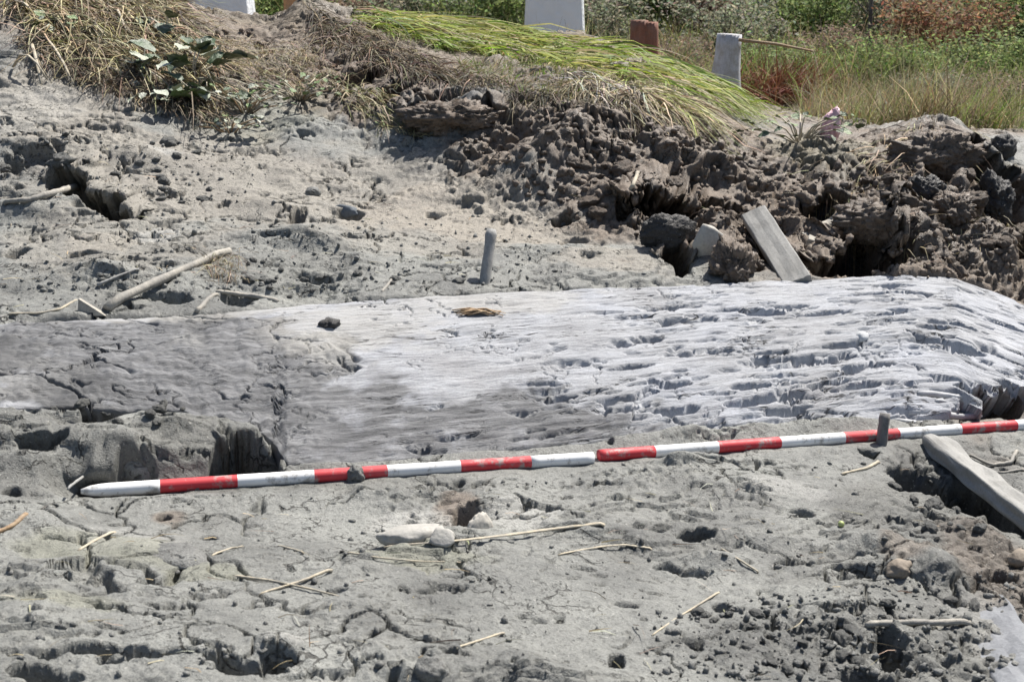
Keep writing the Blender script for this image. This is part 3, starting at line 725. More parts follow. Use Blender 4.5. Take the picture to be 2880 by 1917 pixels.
NAMED = [
 ('pale_slab', 950, 1245, 190, 60, CLAY, 'broad pale slab of dried clay below the mud clot on the pole', 'slab', dict(seed=3, angular=.5, sink=.55, deep=.5, rot=.25)),
 ('white_stone', 1012, 1255, 66, 52, CLAY, 'small chalky white stone touching the long straw', 'stone', dict(seed=5, angular=.85, crumbs=.03, rot=.6)),
 ('clay_lump', 1105, 1215, 70, 80, PALESTONE, 'pinkish pale clay lump beside the broad pale slab', 'lump', dict(seed=6, angular=.6, sink=.62, crumbs=.25, deep=.6)),
 ('pale_stone', 1632, 590, 84, 110, PALESTONE, 'tall pale cream stone standing in the crumbly mound left of the leaning board', 'stone', dict(seed=8, angular=.8, crumbs=.04, sink=.2, deep=.6, rot=.2)),
 ('slate_stone', 795, 496, 56, 44, SLATE, 'blue grey stone on the smooth silt slope', 'stone', dict(seed=9, angular=.7, crumbs=.03)),
 ('slate_stone', 1290, 522, 66, 50, SLATE, 'dark blue slate wedge under the foot of the brown bank', 'stone', dict(seed=10, angular=.85, crumbs=.02, rot=.9)),
 ('round_stone', 718, 448, 36, 28, GREYCLOD, 'round pebble alone on the upper silt slope', 'stone', dict(seed=11, crumbs=.03, sub=3)),
 ('ochre_stone', 2075, 1325, 66, 50, OCHRE, 'ochre brown stone at the edge of the dark cleft', 'stone', dict(seed=12, angular=.3)),
 ('brown_stone', 2350, 1300, 60, 44, OCHRE, 'brownish stone below the end of the grey beam', 'stone', dict(seed=13, angular=.4)),
 ('knuckle_stone', 1870, 615, 62, 70, OCHRE, 'upright brown stone between leaning board and dark cavity', 'stone', dict(seed=14, angular=.5, deep=.6, sink=.2)),
 ('flat_chip', 1985, 782, 52, 34, WHITESTONE, 'square pale chip lifted from the split grain of the timber', 'chip', dict(seed=15, angular=.9, crumbs=.02, rot=.1, sub=3)),
 ('dark_clod', 757, 752, 46, 28, DARKCLOD_AND_SHADE, 'small black clod resting on the pale timber', 'clod', dict(seed=16, sub=3, rough=.6)),
 ('mud_clot', 818, 1106, 42, 46, GREYCLOD, 'brown mud clot plastered over the red band of the pole', 'clod', dict(seed=17, sink=.28, deep=.9)),
 ('green_apple', 1936, 1212, 15, 15, None, 'tiny green crab apple lying on the grey mud', 'apple', dict(seed=18, rough=.03, crumbs=0, sub=3, sink=.1)),
 ('mound_clod', 2035, 545, 190, 96, PEAT, 'large rounded brown clod arching over the black cavity', 'clod', dict(seed=19, sub=5, rough=.5, sink=.22, deep=.6, rot=0, crumbs=.3)),
 ('peat_block', 1040, 300, 200, 80, PEAT, 'dark peat block under the grassy edge beside the black hollow', 'clod', dict(seed=20, sub=5, rough=.6, crumbs=.3, sink=.25, deep=.6, rot=0)),
 ('crumbly_clod', 1690, 640, 130, 110, PEAT, 'crumbly brown clod at the foot of the leaning board', 'clod', dict(seed=21, sub=5, rough=.6, crumbs=.3, sink=.35, deep=.7)),
 ('root_clod', 2165, 385, 170, 96, PEAT, 'brown clod topped with dry roots at the field edge', 'clod', dict(seed=22, sub=5, rough=.6, crumbs=.3, sink=.3, deep=.6)),
 ('black_clod', 2310, 360, 60, 60, DARKCLOD_AND_SHADE, 'black clod perched on the spoil heap at the field edge', 'clod', dict(seed=23, rough=.5, sink=.2)),
 ('tall_clod', 2200, 500, 90, 76, PEAT, 'knobbly brown clod between the two black cavities of the spoil heap', 'clod', dict(seed=24, sub=5, rough=.6, crumbs=.3)),
 ('shade_lump', 2290, 490, 130, 120, DARKCLOD_AND_SHADE, 'near black lump added as shade filling the tall cavity of the heap', 'lump', dict(seed=71, sub=5, rough=.5, crumbs=.2, sink=.3, deep=.6)),  # this and the next four: added black lumps imitating shade in the hollows
 ('shade_lump', 2128, 458, 92, 72, DARKCLOD_AND_SHADE, 'near black lump added as shade below the root topped clod', 'lump', dict(seed=72, sub=5, rough=.5, crumbs=.2, sink=.3, deep=.6)),
 ('shade_lump', 1975, 632, 160, 96, DARKCLOD_AND_SHADE, 'near black lump added as shade in the cavity under the arching clod', 'lump', dict(seed=73, sub=5, rough=.4, crumbs=.15, sink=.35, deep=.5)),
 ('shade_lump', 1540, 552, 130, 86, DARKCLOD_AND_SHADE, 'near black lump added as shade in the cavity left of the cream stone', 'lump', dict(seed=74, sub=5, rough=.4, crumbs=.15, sink=.35, deep=.5)),
 ('shade_lump', 1890, 506, 84, 60, DARKCLOD_AND_SHADE, 'near black lump added as shade above the pale offcuts', 'lump', dict(seed=75, sub=4, rough=.5, crumbs=.2, sink=.3, deep=.6)),
 ('grey_slab', 390, 1290, 180, 60, GREYCLOD, 'low pale grey slab of mud with a split edge near the crossed straws', 'slab', dict(seed=26, angular=.6, sink=.6, deep=.6, rot=0)),
 ('pale_clod', 990, 1560, 80, 60, GREYCLOD, 'pale clod beside a black crescent hollow', 'clod', dict(seed=27, angular=.2, sink=.4)),
 ('wood_lump', 300, 1085, 150, 90, GREYCLOD, 'curled grey lump of old wood beside the pale pole tip', 'wood', dict(seed=28, angular=.2, sink=.5, deep=.5, rot=0, crumbs=.06)),
]
APPLE, an, ab = material('apple_skin'); ab.inputs['Base Color'].default_value = (.36, .42, .13, 1); ab.inputs['Roughness'].default_value = .4
an.links.new(ramp(an, noise(an, posn(an, True), 40, 3), [(.3, (.28, .36, .09)), (.7, (.48, .50, .22))]), ab.inputs['Base Color'])
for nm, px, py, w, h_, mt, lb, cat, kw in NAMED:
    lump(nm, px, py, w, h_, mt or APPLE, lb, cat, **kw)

LANDMARKS = [((795,480),'the blue grey stone on the silt'),((1120,590),'the round upright peg'),((1632,560),'the tall cream stone'),((1790,560),'the leaning board'),((2035,520),'the clod arching over the black cavity'),((2165,350),'the root topped clod'),((2200,470),'the knobbly clod of the heap'),((1290,500),'the slate wedge'),
 ((1340,270),'the hanging dry grass'),((390,640),'the thick cane'),((230,460),'the black cleft'),((90,455),'the curved bone pale stick'),((2110,1437),'the straight bleached stick'),((2300,1500),'the pale bluish slab'),((2075,1310),'the ochre stone'),((2200,1080),'the half buried beam'),((1700,1480),'the mud cracks under the thin stalk'),((565,270),'the leafy weeds'),((2330,600),'the end of the timber'),((880,655),'the short white splinter'),((640,690),'the thin pale twig'),((300,1040),'the curled lump of old wood')]
def beside(px, py):
    return min(LANDMARKS, key=lambda L: (L[0][0] - px) ** 2 + 3 * (L[0][1] - py) ** 2)[1]
# clods one could count, in families that only their place tells apart
def in_poly(poly, count, r):
    poly = np.array(poly, float); out = []
    lo, hi = poly.min(0), poly.max(0)
    while len(out) < count:
        q = r.uniform(lo, hi); c = False; j = len(poly) - 1
        for i in range(len(poly)):
            if (poly[i, 1] > q[1]) != (poly[j, 1] > q[1]) and q[0] < (poly[j, 0] - poly[i, 0]) * (q[1] - poly[i, 1]) / (poly[j, 1] - poly[i, 1]) + poly[i, 0]: c = not c
            j = i
        if c: out.append(q)
    return out
FAMS = [
 ([(1180,420),(1420,330),(1560,420),(1520,540),(1420,520)], 26, 16, 60, PEAT, 'brown bank clod', 'clods along the bank foot'),
 ([(1850,420),(2250,400),(2356,470),(2356,660),(2140,610),(1860,470)], 46, 18, 62, PEAT, 'brown spoil clod', 'clods on the spoil heap'),
 ([(560,600),(1050,600),(1060,655),(560,690)], 20, 12, 34, GREYCLOD, 'grey mud clod', 'clods behind the timber'),
 ([(0,300),(500,330),(520,470),(340,480),(0,420)], 22, 16, 52, GREYCLOD, 'pale crumbly clod', 'clods around the cleft'),
 ([(1600,1400),(2250,1380),(2300,1560),(1600,1560)], 34, 16, 46, GREYCLOD, 'grey crumbly clod', 'clods in the broken foreground mud'),
 ([(2020,1060),(2180,1100),(2280,1230),(2100,1220)], 16, 14, 44, GREYCLOD, 'grey beamside clod', 'clods beside the beam'),
 ([(20,925),(420,925),(420,975),(20,980)], 12, 16, 40, GREYCLOD, 'grey clod wedged under the timber edge', 'clods under the timber edge'),
]
fam_mesh = {}
for fi, (poly, cnt, s0, s1, mt, lb, gp) in enumerate(FAMS):
    r = np.random.default_rng(200 + fi)
    pts = in_poly(poly, cnt, r)
    for i, q in enumerate(pts):
        k = (mt.name, i % 4)
        if k not in fam_mesh:
            V, F = lump_geo(4, 40 + fi * 5 + i, .5, .3 if i % 2 else .1, .2)
            o = mesh_np('clod', V, F, mt); fam_mesh[k] = o.data
        else:
            o = bpy.data.objects.new('clod', fam_mesh[k]); C.objects.link(o)
        p = hit(*q); rs_ = r.random() ** 2.2; sz = (s0 + (s1 - s0) * rs_) * depth(p) / FOC / 2
        o.scale = (sz * r.uniform(.9, 1.4), sz * r.uniform(.7, 1.1), sz * r.uniform(.5, .85))
        o.location = (p.x, p.y + sz * .4, p.z + sz * .18); o.rotation_euler = (r.uniform(-.3, .3), r.uniform(-.3, .3), r.uniform(0, 6.3))
        tag(o, ('chunky ' if rs_ > .35 else 'middling ' if rs_ > .08 else 'little ') + lb + ' near ' + beside(*q), 'clod', gp)

# loose crumbs too small to count
def crumbs(name, polys, total, smin, smax, mat, label):
    r = np.random.default_rng(55); Vb, Fb = ico(1); VV_, FF_ = [], []; k = 0
    for poly, cnt in polys:
        for q in in_poly(poly, cnt, r):
            p = hit(*q); sz = (smin + (smax - smin) * r.random() ** 3)
            V = Vb * (1 + .35 * r.normal(size=(len(Vb), 1)).clip(-1, 1)) * sz * r.uniform(.5, 1.5, 3) + np.array([p.x, p.y, p.z + sz * .25])
            VV_.append(V); FF_.append(Fb + k); k += len(Vb)
    o = mesh_np(name, np.vstack(VV_), np.vstack(FF_), mat); tag(o, label, 'crumbs', kind='stuff'); return o
crumbs('grey_crumbs', [([(0,1150),(2300,1010),(2356,1568),(0,1568)], 350), ([(1500,1400),(2356,1300),(2356,1568),(1500,1568)], 700), ([(0,480),(1300,500),(1400,640),(0,720)], 700), ([(0,300),(560,320),(700,470),(0,470)], 400)], 0, .002, .009, GREYCLOD, 'loose grey mud crumbs strewn over the excavated surface')
crumbs('brown_crumbs', [([(1000,300),(1500,240),(1800,380),(2356,400),(2356,660),(1850,620),(1500,560),(1250,480)], 1100), ([(500,60),(950,120),(1000,260),(500,200)], 300)], 0, .005, .02, PEAT, 'loose brown soil crumbs on bank and spoil heap')

# ------------------------------------------------------------------ boards and beams
def bar(name, P0, P1, width, thick, roll, mat, label, cat, seed=1, taper=0, wob=.007):
    P0, P1 = Vector(P0), Vector(P1); ax = (P1 - P0); L = ax.length; ax.normalize()
    side = ax.cross(Vector((0, 0, 1))).normalized(); up = side.cross(ax)
    N = max(14, int(L / .025)); sec = []
    hw, ht, bv = width / 2, thick / 2, min(width, thick) * .08
    for sx, sy in ((1, 1), (-1, 1), (-1, -1), (1, -1)):
        pass
    ring = []
    corners = [(hw, ht), (-hw, ht), (-hw, -ht), (hw, -ht)]
    for i in range(4):
        a = corners[i]; b = corners[(i + 1) % 4]
        d = np.array(b) - np.array(a); ln = np.linalg.norm(d); d /= ln
        m = 8
        for k in range(m):
            q = np.array(a) + d * (bv + (ln - 2 * bv) * k / (m - 1)); ring.append(q)
    ring = np.array(ring); R = len(ring); V = []
    for i in range(N + 1):
        f = i / N; sc = 1 - taper * f
        e = 0.0
        for q in ring:
            jag = 0
            x_ = L * f
            if i in (0, N): jag = .006 * float(perlin(np.array([q[0] * 40 + seed]), np.array([q[1] * 40 + i]), 5)[0])
            nq = float(perlin(np.array([x_ * 9 + seed * 3]), np.array([q[0] * 30 + q[1] * 47]), 6)[0]) * wob
            qq = q * sc * (1 + nq / max(hw, ht))
            V.append((qq[0], x_ + jag, qq[1] + nq * .5))
    F = []
    for i in range(N):
        for k in range(R):
            k2 = (k + 1) % R
            F.append((i * R + k, i * R + k2, (i + 1) * R + k2, (i + 1) * R + k))
    F.append(tuple(range(R - 1, -1, -1))); F.append(tuple(N * R + k for k in range(R)))
    F = [f[::-1] for f in F]
    o = from_faces(name, V, F, mat, False)
    M_ = Matrix((side, ax, up)).transposed().to_4x4() @ Matrix.Rotation(roll, 4, 'Y'); M_.translation = P0
    o.matrix_world = M_
    md = o.modifiers.new('soft', 'BEVEL'); md.width = bv * .8; md.segments = 2; md.limit_method = 'ANGLE'
    tag(o, label, cat); return o
b0 = hit(1838, 640); b0 = Vector(at(1838, 640, depth(b0) - .03))
bar('leaning_board', b0 - Vector((0, 0, .02)), at(1735, 492, depth(b0) + .36), .098, .042, math.radians(-24), MUDDYBOARD, 'short grey board leaning from the spoil against the far edge of the timber', 'board', 3, wob=.003)
bar('grey_beam', at(2148, 1018, 3.70), at(2560, 1340, 2.88), .072, .046, math.radians(-8), MUDDYBOARD, 'half buried square grey beam running out from under the pole end', 'beam', 4)
bar('corner_slab', at(2236, 1398, 2.80), at(2420, 1640, 2.26), .13, .045, math.radians(12), CORNER, 'pale bluish slab slanting out of the crumbled mud', 'slab', 12, wob=.010)
bar('timber_offcut', at(1850, 548, 4.95), at(1932, 500, 5.12), .035, .028, .4, BLEACHED, 'split pale offcut above the stone by the dark cavity', 'offcut', 5)
bar('timber_offcut', at(1858, 553, 4.86), at(1932, 574, 4.84), .042, .034, .2, BLEACHED, 'blunt pale offcut lying across the brown stone', 'offcut', 6)
def upright(name, pb, pt, zd, w, flat, mat, label, cat, seed, lean=0.0, bury=.06, sides=12):
    B = np.array(at(*pb, zd)); T = np.array(at(*pt, zd + lean)); d = (T - B) / np.linalg.norm(T - B)
    path = [B - d * bury] + [B + (T - B) * k / 9 for k in range(10)]
    rr = np.random.default_rng(seed); rad = [w * (1 + .04 * rr.normal()) for _ in path]
    rad[-1] *= .86
    o = tube(name, [q - B for q in path], rad, mat, nsides=sides, rough=.035, flat=flat, seed=seed); o.location = B
    tag(o, label, cat); return o
zs = depth(hit(1116, 650))
upright('survey_peg', (1115, 652), (1131, 528), zs, .0185, 1.0, GREYWOOD, 'round grey peg standing upright in the mud behind the timber', 'peg', 3, .03)
upright('dark_stake', (2024, 1064), (2036, 950), 3.66, .024, .6, STAKEWOOD, 'thin dark stake standing in front of the pole', 'stake', 4)
# splinters of the broken timber end
for (a, b, w, sd_) in (((2110, 900), (2236, 912), .011, 1), ((2090, 942), (2258, 958), .013, 2), ((2150, 918), (2225, 930), .008, 5), ((2030, 962), (2150, 970), .008, 6)):
    pa = hit(*a) - Vector((0, 0, .007)); pb = at(*b, depth(pa) + .03)
    path = [np.array(pa) * (1 - k / 7) + pb * k / 7 + np.array([0, 0, .004 * math.sin(k)]) for k in range(8)]
    o = tube('splinter', path, [w * (.6 + .5 * math.sin(.5 + k * .35)) for k in range(7)] + [w * .4], TIMW if 'TIMW' in globals() else wood_mat('splinter_wood', (.34, .345, .35), (.48, .485, .495), (4, 30, 30), dirt=(.38, .375, .37)), timber, nsides=8, rough=.16, flat=.8, seed=sd_)
    TIMW = o.data.materials[0]

# ------------------------------------------------------------------ sticks and straws
def stick(name, pts, w0, w1, mat, label, cat='stick', group=None, follow=False, lift=0.0, rough=.06, sides=8, flat=1.0, seed=1, curve=0.0):
    """stick through photo points lying on what is there; w in photo pixels"""
    H = [hit(*q) for q in pts]; k = depth(H[0]) / FOC
    dense = []
    m = 10
    for a, b in zip(H[:-1], H[1:]):
        for i in range(m): dense.append(np.array(a.lerp(b, i / m)))
    dense.append(np.array(H[-1])); dense = np.array(dense); N = len(dense)
    r0, r1 = w0 * k / 2, w1 * k / 2
    rad = np.linspace(r0, r1, N)
    zg = np.array([zat(q[0], q[1]) for q in dense])
    if follow:
        ker = np.ones(5) / 5; zs_ = np.convolve(np.pad(zg, 2, 'edge'), ker, 'valid'); dense[:, 2] = np.maximum(zs_, zg - rad) + rad * .5 + lift
    else:
        up = np.clip(np.percentile(zg - dense[:, 2], 80), 0, .03); dense[:, 2] += up * .7 + rad * .25 + lift * .5
        if len(pts) > 2:
            for _ in range(3): dense[1:-1] = (dense[:-2] + dense[1:-1] * 2 + dense[2:]) / 4
    tpar = np.linspace(0, 1, N); rs = np.random.default_rng(seed + 900)
    for ax_ in (0, 1, 2):
        for fq in (2.3, 5.1, 11): dense[:, ax_] += rs.normal() * (r0 + r1) * .16 / (fq / 2.3) * np.sin(tpar * fq * 3.1 + rs.uniform(0, 6)) * (1 if ax_ < 2 else .3)
    rad = rad * (1 + .10 * np.sin(tpar * 23 + seed) ** 8 * 2)
    dense[0, 2] -= r0 * .8; dense[-1, 2] -= r1 * .8
    org = dense[0].copy()
    o = tube(name, dense - org, rad, mat, nsides=sides, rough=rough, flat=flat, seed=seed); o.location = org
    tag(o, label, cat, group); return o
stick('broken_cane', [(248, 712), (528, 582)], 22, 19, BLEACHED, 'thick pale cane leaning on the mud with a dark broken end', seed=2, lift=.012)
stick('forked_twig', [(497, 672), (565, 682), (640, 694)], 9, 11, BLEACHED, 'thin pale twig pointing from the roots towards the timber', seed=3, lift=.004)
stick('short_twig', [(452, 716), (498, 676)], 12, 10, BLEACHED, 'short pale twig meeting the thin twig below the cane', seed=4)
stick('bone_like_stick', [(8, 470), (70, 466), (125, 450), (176, 434)], 11, 16, BLEACHED, 'curved bone pale stick beside the black cleft', seed=5, lift=.01)
stick('straw_stem', [(20, 722), (90, 722), (140, 712), (175, 690)], 5, 6, STRAW, 'bent straw stem along the far edge of the timber', 'straw', seed=6)
stick('white_chip', [(878, 672), (905, 640)], 6, 8, BLEACHED, 'short white splinter standing in mud left of the round peg', seed=7)
stick('long_straw', [(885, 1264), (1010, 1256), (1160, 1240), (1290, 1222), (1392, 1212)], 5, 14, STRAW, 'longest straw lying in front of the white stone', 'straw', seed=8, lift=.006, flat=.5)
stick('arched_straw', [(1285, 1277), (1380, 1260), (1440, 1255), (1500, 1264)], 5, 8, STRAW, 'arched straw right of the longest straw', 'straw', seed=9, flat=.5)
stick('faded_straw', [(1660, 1300 - 35), (1700, 1290), (1745, 1318)], 5, 4, STRAW, 'short faded straw on the grey mud between two cracks', 'straw', seed=10)
stick('green_straw', [(800, 1278), (870, 1290), (960, 1298), (1060, 1300)], 5, 3, STRAW, 'thin greenish straw left of the longest straw', 'straw', seed=11)
stick('flat_chip_straw', [(178, 1266), (262, 1222)], 7, 10, STRAW, 'short flat straw chip in front of the pole tip', 'straw', seed=12, flat=.5)
stick('crossed_straw', [(598, 1372), (680, 1345), (766, 1314)], 5, 8, STRAW, 'crossed straw rising over its partner', 'straw', seed=13, lift=.006)
stick('crossed_straw', [(540, 1324), (640, 1338), (780, 1370)], 7, 4, STRAW, 'crossed straw lying under its partner', 'straw', seed=14)
stick('tip_twig', [(160, 1152), (195, 1122), (252, 1106)], 6, 8, GREYWOOD, 'grey twig resting over the pale pole tip', seed=15, lift=.02)
stick('bleached_stick', [(1992, 1440), (2110, 1437), (2230, 1435)], 14, 15, BLEACHED, 'straight bleached stick beside the pale bluish slab', seed=16, lift=.008)
stick('thin_stalk', [(1500, 1462), (1580, 1408), (1655, 1362)], 4, 5, STRAW, 'thin stalk slanting over the mud cracks', 'straw', seed=17)
stick('edge_stick', [(-30, 1232), (30, 1212), (62, 1180)], 10, 12, FIBRE, 'brown stick end by the low mud hollow left of the pole tip', seed=18)
stick('curved_root', [(2232, 1050), (2280, 1075), (2325, 1068), (2340, 1040)], 6, 9, BLEACHED, 'pale curved root beside the grey beam', 'root', seed=19, lift=.01)
stick('small_root', [(2240, 1076), (2300, 1088), (2356, 1080)], 5, 6, BLEACHED, 'thin straight root beside the grey beam', 'root', seed=20)
stick('bent_reed', [(1935, 1090), (1990, 1080), (2022, 1062)], 5, 9, STRAW, 'bent straw against the foot of the thin dark stake', 'straw', seed=21)
stick('loose_stalk', [(640, 1255), (700, 1272)], 5, 6, STRAW, 'loose short stalk above the crossed straws', 'straw', seed=22)
stick('fine_straw', [(485, 1278), (530, 1262), (560, 1256)], 5, 4, STRAW, 'fine straw beside the low grey slab', 'straw', seed=23)
stick('short_straw', [(1050, 1490), (1110, 1470), (1160, 1455)], 5, 6, STRAW, 'faint short straw low on the open mud', 'straw', seed=24)
stick('spoil_stick', [(1620, 543), (1735, 542)], 8, 7, BLEACHED, 'thin stick bridging the pale stone and the leaning board', seed=25, lift=.01)
stick('bank_stick', [(1440, 470), (1455, 440), (1468, 408)], 8, 10, STRAW, 'pale stem standing at the rim of the black cavity in the bank', seed=26)
stick('half_buried_twig', [(225, 660), (320, 622)], 8, 5, GREYWOOD, 'grey half buried twig left of the thick cane', seed=27)
# torn fibre wisp on the timber
wr = empty('bark_wisp', hit(1100, 724)); tag(wr, 'torn brown bark wisp lying on the pale timber', 'bark')
for i in range(9):
    a = hit(1040 + i * 5, 716 + (i % 4) * 4); b = hit(1120 + (i * 11) % 50, 717 + (i * 5) % 14)
    mid = a.lerp(b, .5) + Vector((0, 0, .008 + .003 * (i % 3)))
    tube('fibre', [np.array(q - wr.location) + np.array([0, 0, .004]) for q in (a, a.lerp(mid, .6), mid, mid.lerp(b, .5), b)], [.003, .005, .005, .004, .002], FIBRE, wr, nsides=6, rough=.2, flat=.5, seed=i)
# triangular shard at the timber's far edge
pz = hit(212, 722); kz = depth(pz) / FOC
o = from_faces('pale_shard', [(-34 * kz, 0, 0), (30 * kz, 0, 0), (-30 * kz, .004, 40 * kz), (-34 * kz, .02, 0), (30 * kz, .02, 0), (-28 * kz, .02, 38 * kz)], [(0, 1, 2), (5, 4, 3), (0, 3, 4, 1), (1, 4, 5, 2), (2, 5, 3, 0)], BLEACHED, False)
o.location = (pz.x, pz.y, pz.z - .006); tag(o, 'triangular pale shard of wood standing at the foot of the thick cane', 'shard')

# ------------------------------------------------------------------ grass and leaves
def leaf_mat(name, trans=.25, rough=.55):
    m, nt, b = material(name); a = attr(nt, 'tint')
    f = noise(nt, posn(nt), 60, 3, .6)
    c = mix(nt, 1.0, a.outputs['Color'], ramp(nt, f, [(.25, .75), (.75, 1.2)]), 'MULTIPLY')
    nt.links.new(c, b.inputs['Base Color']); b.inputs['Roughness'].default_value = rough; b.inputs['Specular IOR Level'].default_value = .3
    if trans:
        t_ = nd(nt, 'ShaderNodeBsdfTranslucent'); nt.links.new(c, t_.inputs['Color'])
        mx = nd(nt, 'ShaderNodeMixShader'); mx.inputs[0].default_value = trans
        nt.links.new(b.outputs[0], mx.inputs[1]); nt.links.new(t_.outputs[0], mx.inputs[2])
        nt.links.new(mx.outputs[0], nt.nodes['Material Output'].inputs['Surface'])
    return m
GRASS = leaf_mat('grass_blade', .38); DRY = leaf_mat('dry_blade', .12, .7); LEAF = leaf_mat('leaf', .45, .75)
def blades(name, B, D, L, W, droop, cols, mat, label, cat, seg=4, curl=.12, seed=1, clamp=None, parent=None, kind='stuff'):
    """strips growing from B along D, bending down by droop per step"""
    r = np.random.default_rng(seed); N = len(B); B = np.array(B, float); D = np.array(D, float); D /= np.linalg.norm(D, axis=1)[:, None]
    side = np.cross(D, r.normal(size=(N, 3)) * .6 + np.array([0, 0, 1.0])); side /= np.linalg.norm(side, axis=1)[:, None] + 1e-9
    cu = r.normal(size=(N, 3)) * curl
    hcap = r.random(N); pts = []; p = B.copy(); d = D.copy()
    for k in range(seg + 1):
        w = W * (1 - (k / seg) ** 1.6 * .88)
        pts.append(p - side * (w / 2)[:, None]); pts.append(p + side * (w / 2)[:, None])
        p = p + d * (L / seg)[:, None]
        if clamp is not None:
            g = base(p[:, 0], p[:, 1]) + clamp * r.random(N)
            p[:, 2] = np.minimum(np.maximum(p[:, 2], g), g + .025 + clamp * hcap)
        d = d + cu / seg + np.array([0, 0, -1.0]) * (np.broadcast_to(droop, (N,)) / seg)[:, None]
        d /= np.linalg.norm(d, axis=1)[:, None]
    V = np.stack(pts, 1).reshape(-1, 3); m = 2 * (seg + 1)
    off = (np.arange(N) * m)[:, None]
    F = np.concatenate([off + np.array([2 * k, 2 * k + 1, 2 * k + 3, 2 * k + 2]) for k in range(seg)], 0)
    o = mesh_np(name, V, F, mat, True, parent)
    colour_attr(o, 'tint', np.repeat(np.array(cols), m, 0))
    if kind: tag(o, label, cat, kind=kind)
    return o
def tints(n_, pal, wts, r, jit=.25):
    pal = np.array(pal); w = np.array(wts, float); w /= w.sum()
    return np.clip(pal[r.choice(len(pal), n_, p=w)] * (1 + jit * r.normal(size=(n_, 1))) * (1 + .08 * r.normal(size=(n_, 3))), .01, .8)
def wpoly(poly):
    out = []
    for q in poly:
        t_ = min(ground_hit(*q)[1], 7.0); out.append(at(*q, t_)[:2])
    return out
def sample_w(poly, n_, r):
    q = np.array(in_poly(poly, n_, r)); return q
def on_ground(q, sink=.01):
    return np.stack([q[:, 0], q[:, 1], ground(q[:, 0], q[:, 1]) - sink], 1)
G1, G2, G3 = (.21, .30, .045), (.13, .21, .035), (.33, .36, .10)
ST1, ST2, ST3 = (.44, .38, .24), (.33, .27, .17), (.22, .17, .11)
RB, OL, DK = (.24, .115, .06), (.17, .17, .075), (.07, .06, .045)

# flattened green grass over the crest of the bank
r = np.random.default_rng(301)
crest = [at(*q) for q in ((790,85,6.7),(830,48,7.2),(1000,55,7.3),(1200,86,7.0),(1330,118,6.7),(1440,148,6.6),(1550,198,6.35),(1630,232,6.2),(1570,232,5.95),(1430,195,5.95),(1300,170,6.1),(1150,135,6.4),(980,105,6.5))]
cp = [c[:2] for c in crest]
q = sample_w(cp, 15000, r); q = q[fbm(q[:, 0] * 3.1, q[:, 1] * 4.2, 3, 307) > -.22]
B = on_ground(q); N = len(B)
ang = r.normal(-.25, .7, N) - .35 * sstep(.4, 1.3, B[:, 0]) + 2.0 * fbm(B[:, 0] * 2.2, B[:, 1] * 2.2, 3, 309)
D = np.stack([np.cos(ang), np.sin(ang), r.uniform(-.1, .16, N)], 1)
patch = fbm(B[:, 0] * 2.5, B[:, 1] * 2.5, 2, 302)
cols = np.where((patch + .25 * r.normal(size=N) > .06)[:, None], tints(N, [ST1, ST2, G3, ST3, (.30, .30, .10)], [3, 2, 2, 1.5, 2], r), tints(N, [G1, G2, G3, ST1], [6, 3, 4, 1.6], r) * (1 + .9 * fbm(B[:, 0] * 6, B[:, 1] * 6, 2, 308))[:, None])
cols = np.clip(cols, .01, .7)
blades('flattened_grass', B, D, r.uniform(.07, .26, N), r.uniform(.003, .0075, N), .9, cols, GRASS, 'bright green grass combed flat over the top of the bank', 'grass', 5, .35, 303, clamp=.03)
# cut yellow-green stems thrown loosely over it
q = sample_w(cp, 750, r); B = on_ground(q, -.02); N = len(B); ang = r.normal(-.3, .5, N)
D = np.stack([np.cos(ang), np.sin(ang), r.uniform(-.1, .22, N)], 1)
blades('cut_stems', B, D, r.uniform(.2, .5, N), r.uniform(.006, .013, N), .8, tints(N, [G3, (.38, .40, .12), ST1, G1], [4, 3, 3, 2], r), GRASS, 'loose yellow green cut stems lying over the flattened grass', 'grass', 6, .3, 306, clamp=.045)
# long stems spilling down the right end of the crest
q = sample_w([c[:2] for c in (at(1380,140,6.5), at(1560,170,6.7), at(1650,215,6.4), at(1560,240,6.05), at(1420,190,6.2))], 900, r)
B = on_ground(q); N = len(B); ang = r.normal(-.55, .55, N)
D = np.stack([np.cos(ang), np.sin(ang), r.uniform(-.2, .12, N)], 1)
blades('spilling_grass', B, D, r.uniform(.25, .6, N), r.uniform(.005, .010, N), 1.3, tints(N, [G1, G3, G2, ST1], [4, 4, 2, 3], r), GRASS, 'long green and straw stems spilling over the right end of the bank', 'grass', 7, .25, 304, clamp=.05)
# sparse grass and moss on the bank face below the crest
q = sample_w(wpoly([(1050,130),(1300,170),(1330,260),(1180,240),(1050,190)]), 1800, r)
B = on_ground(q); N = len(B); D = np.stack([r.normal(size=N) * .6 + .3, r.normal(size=N) * .5 - .4, r.uniform(.1, .9, N)], 1)
blades('short_turf', B, D, r.uniform(.03, .10, N), r.uniform(.002, .005, N), .8, tints(N, [G2, OL, ST2, ST1], [3, 3, 3, 2], r), GRASS, 'short thin turf at the top of the brown bank face', 'grass', 3, .3, 305)
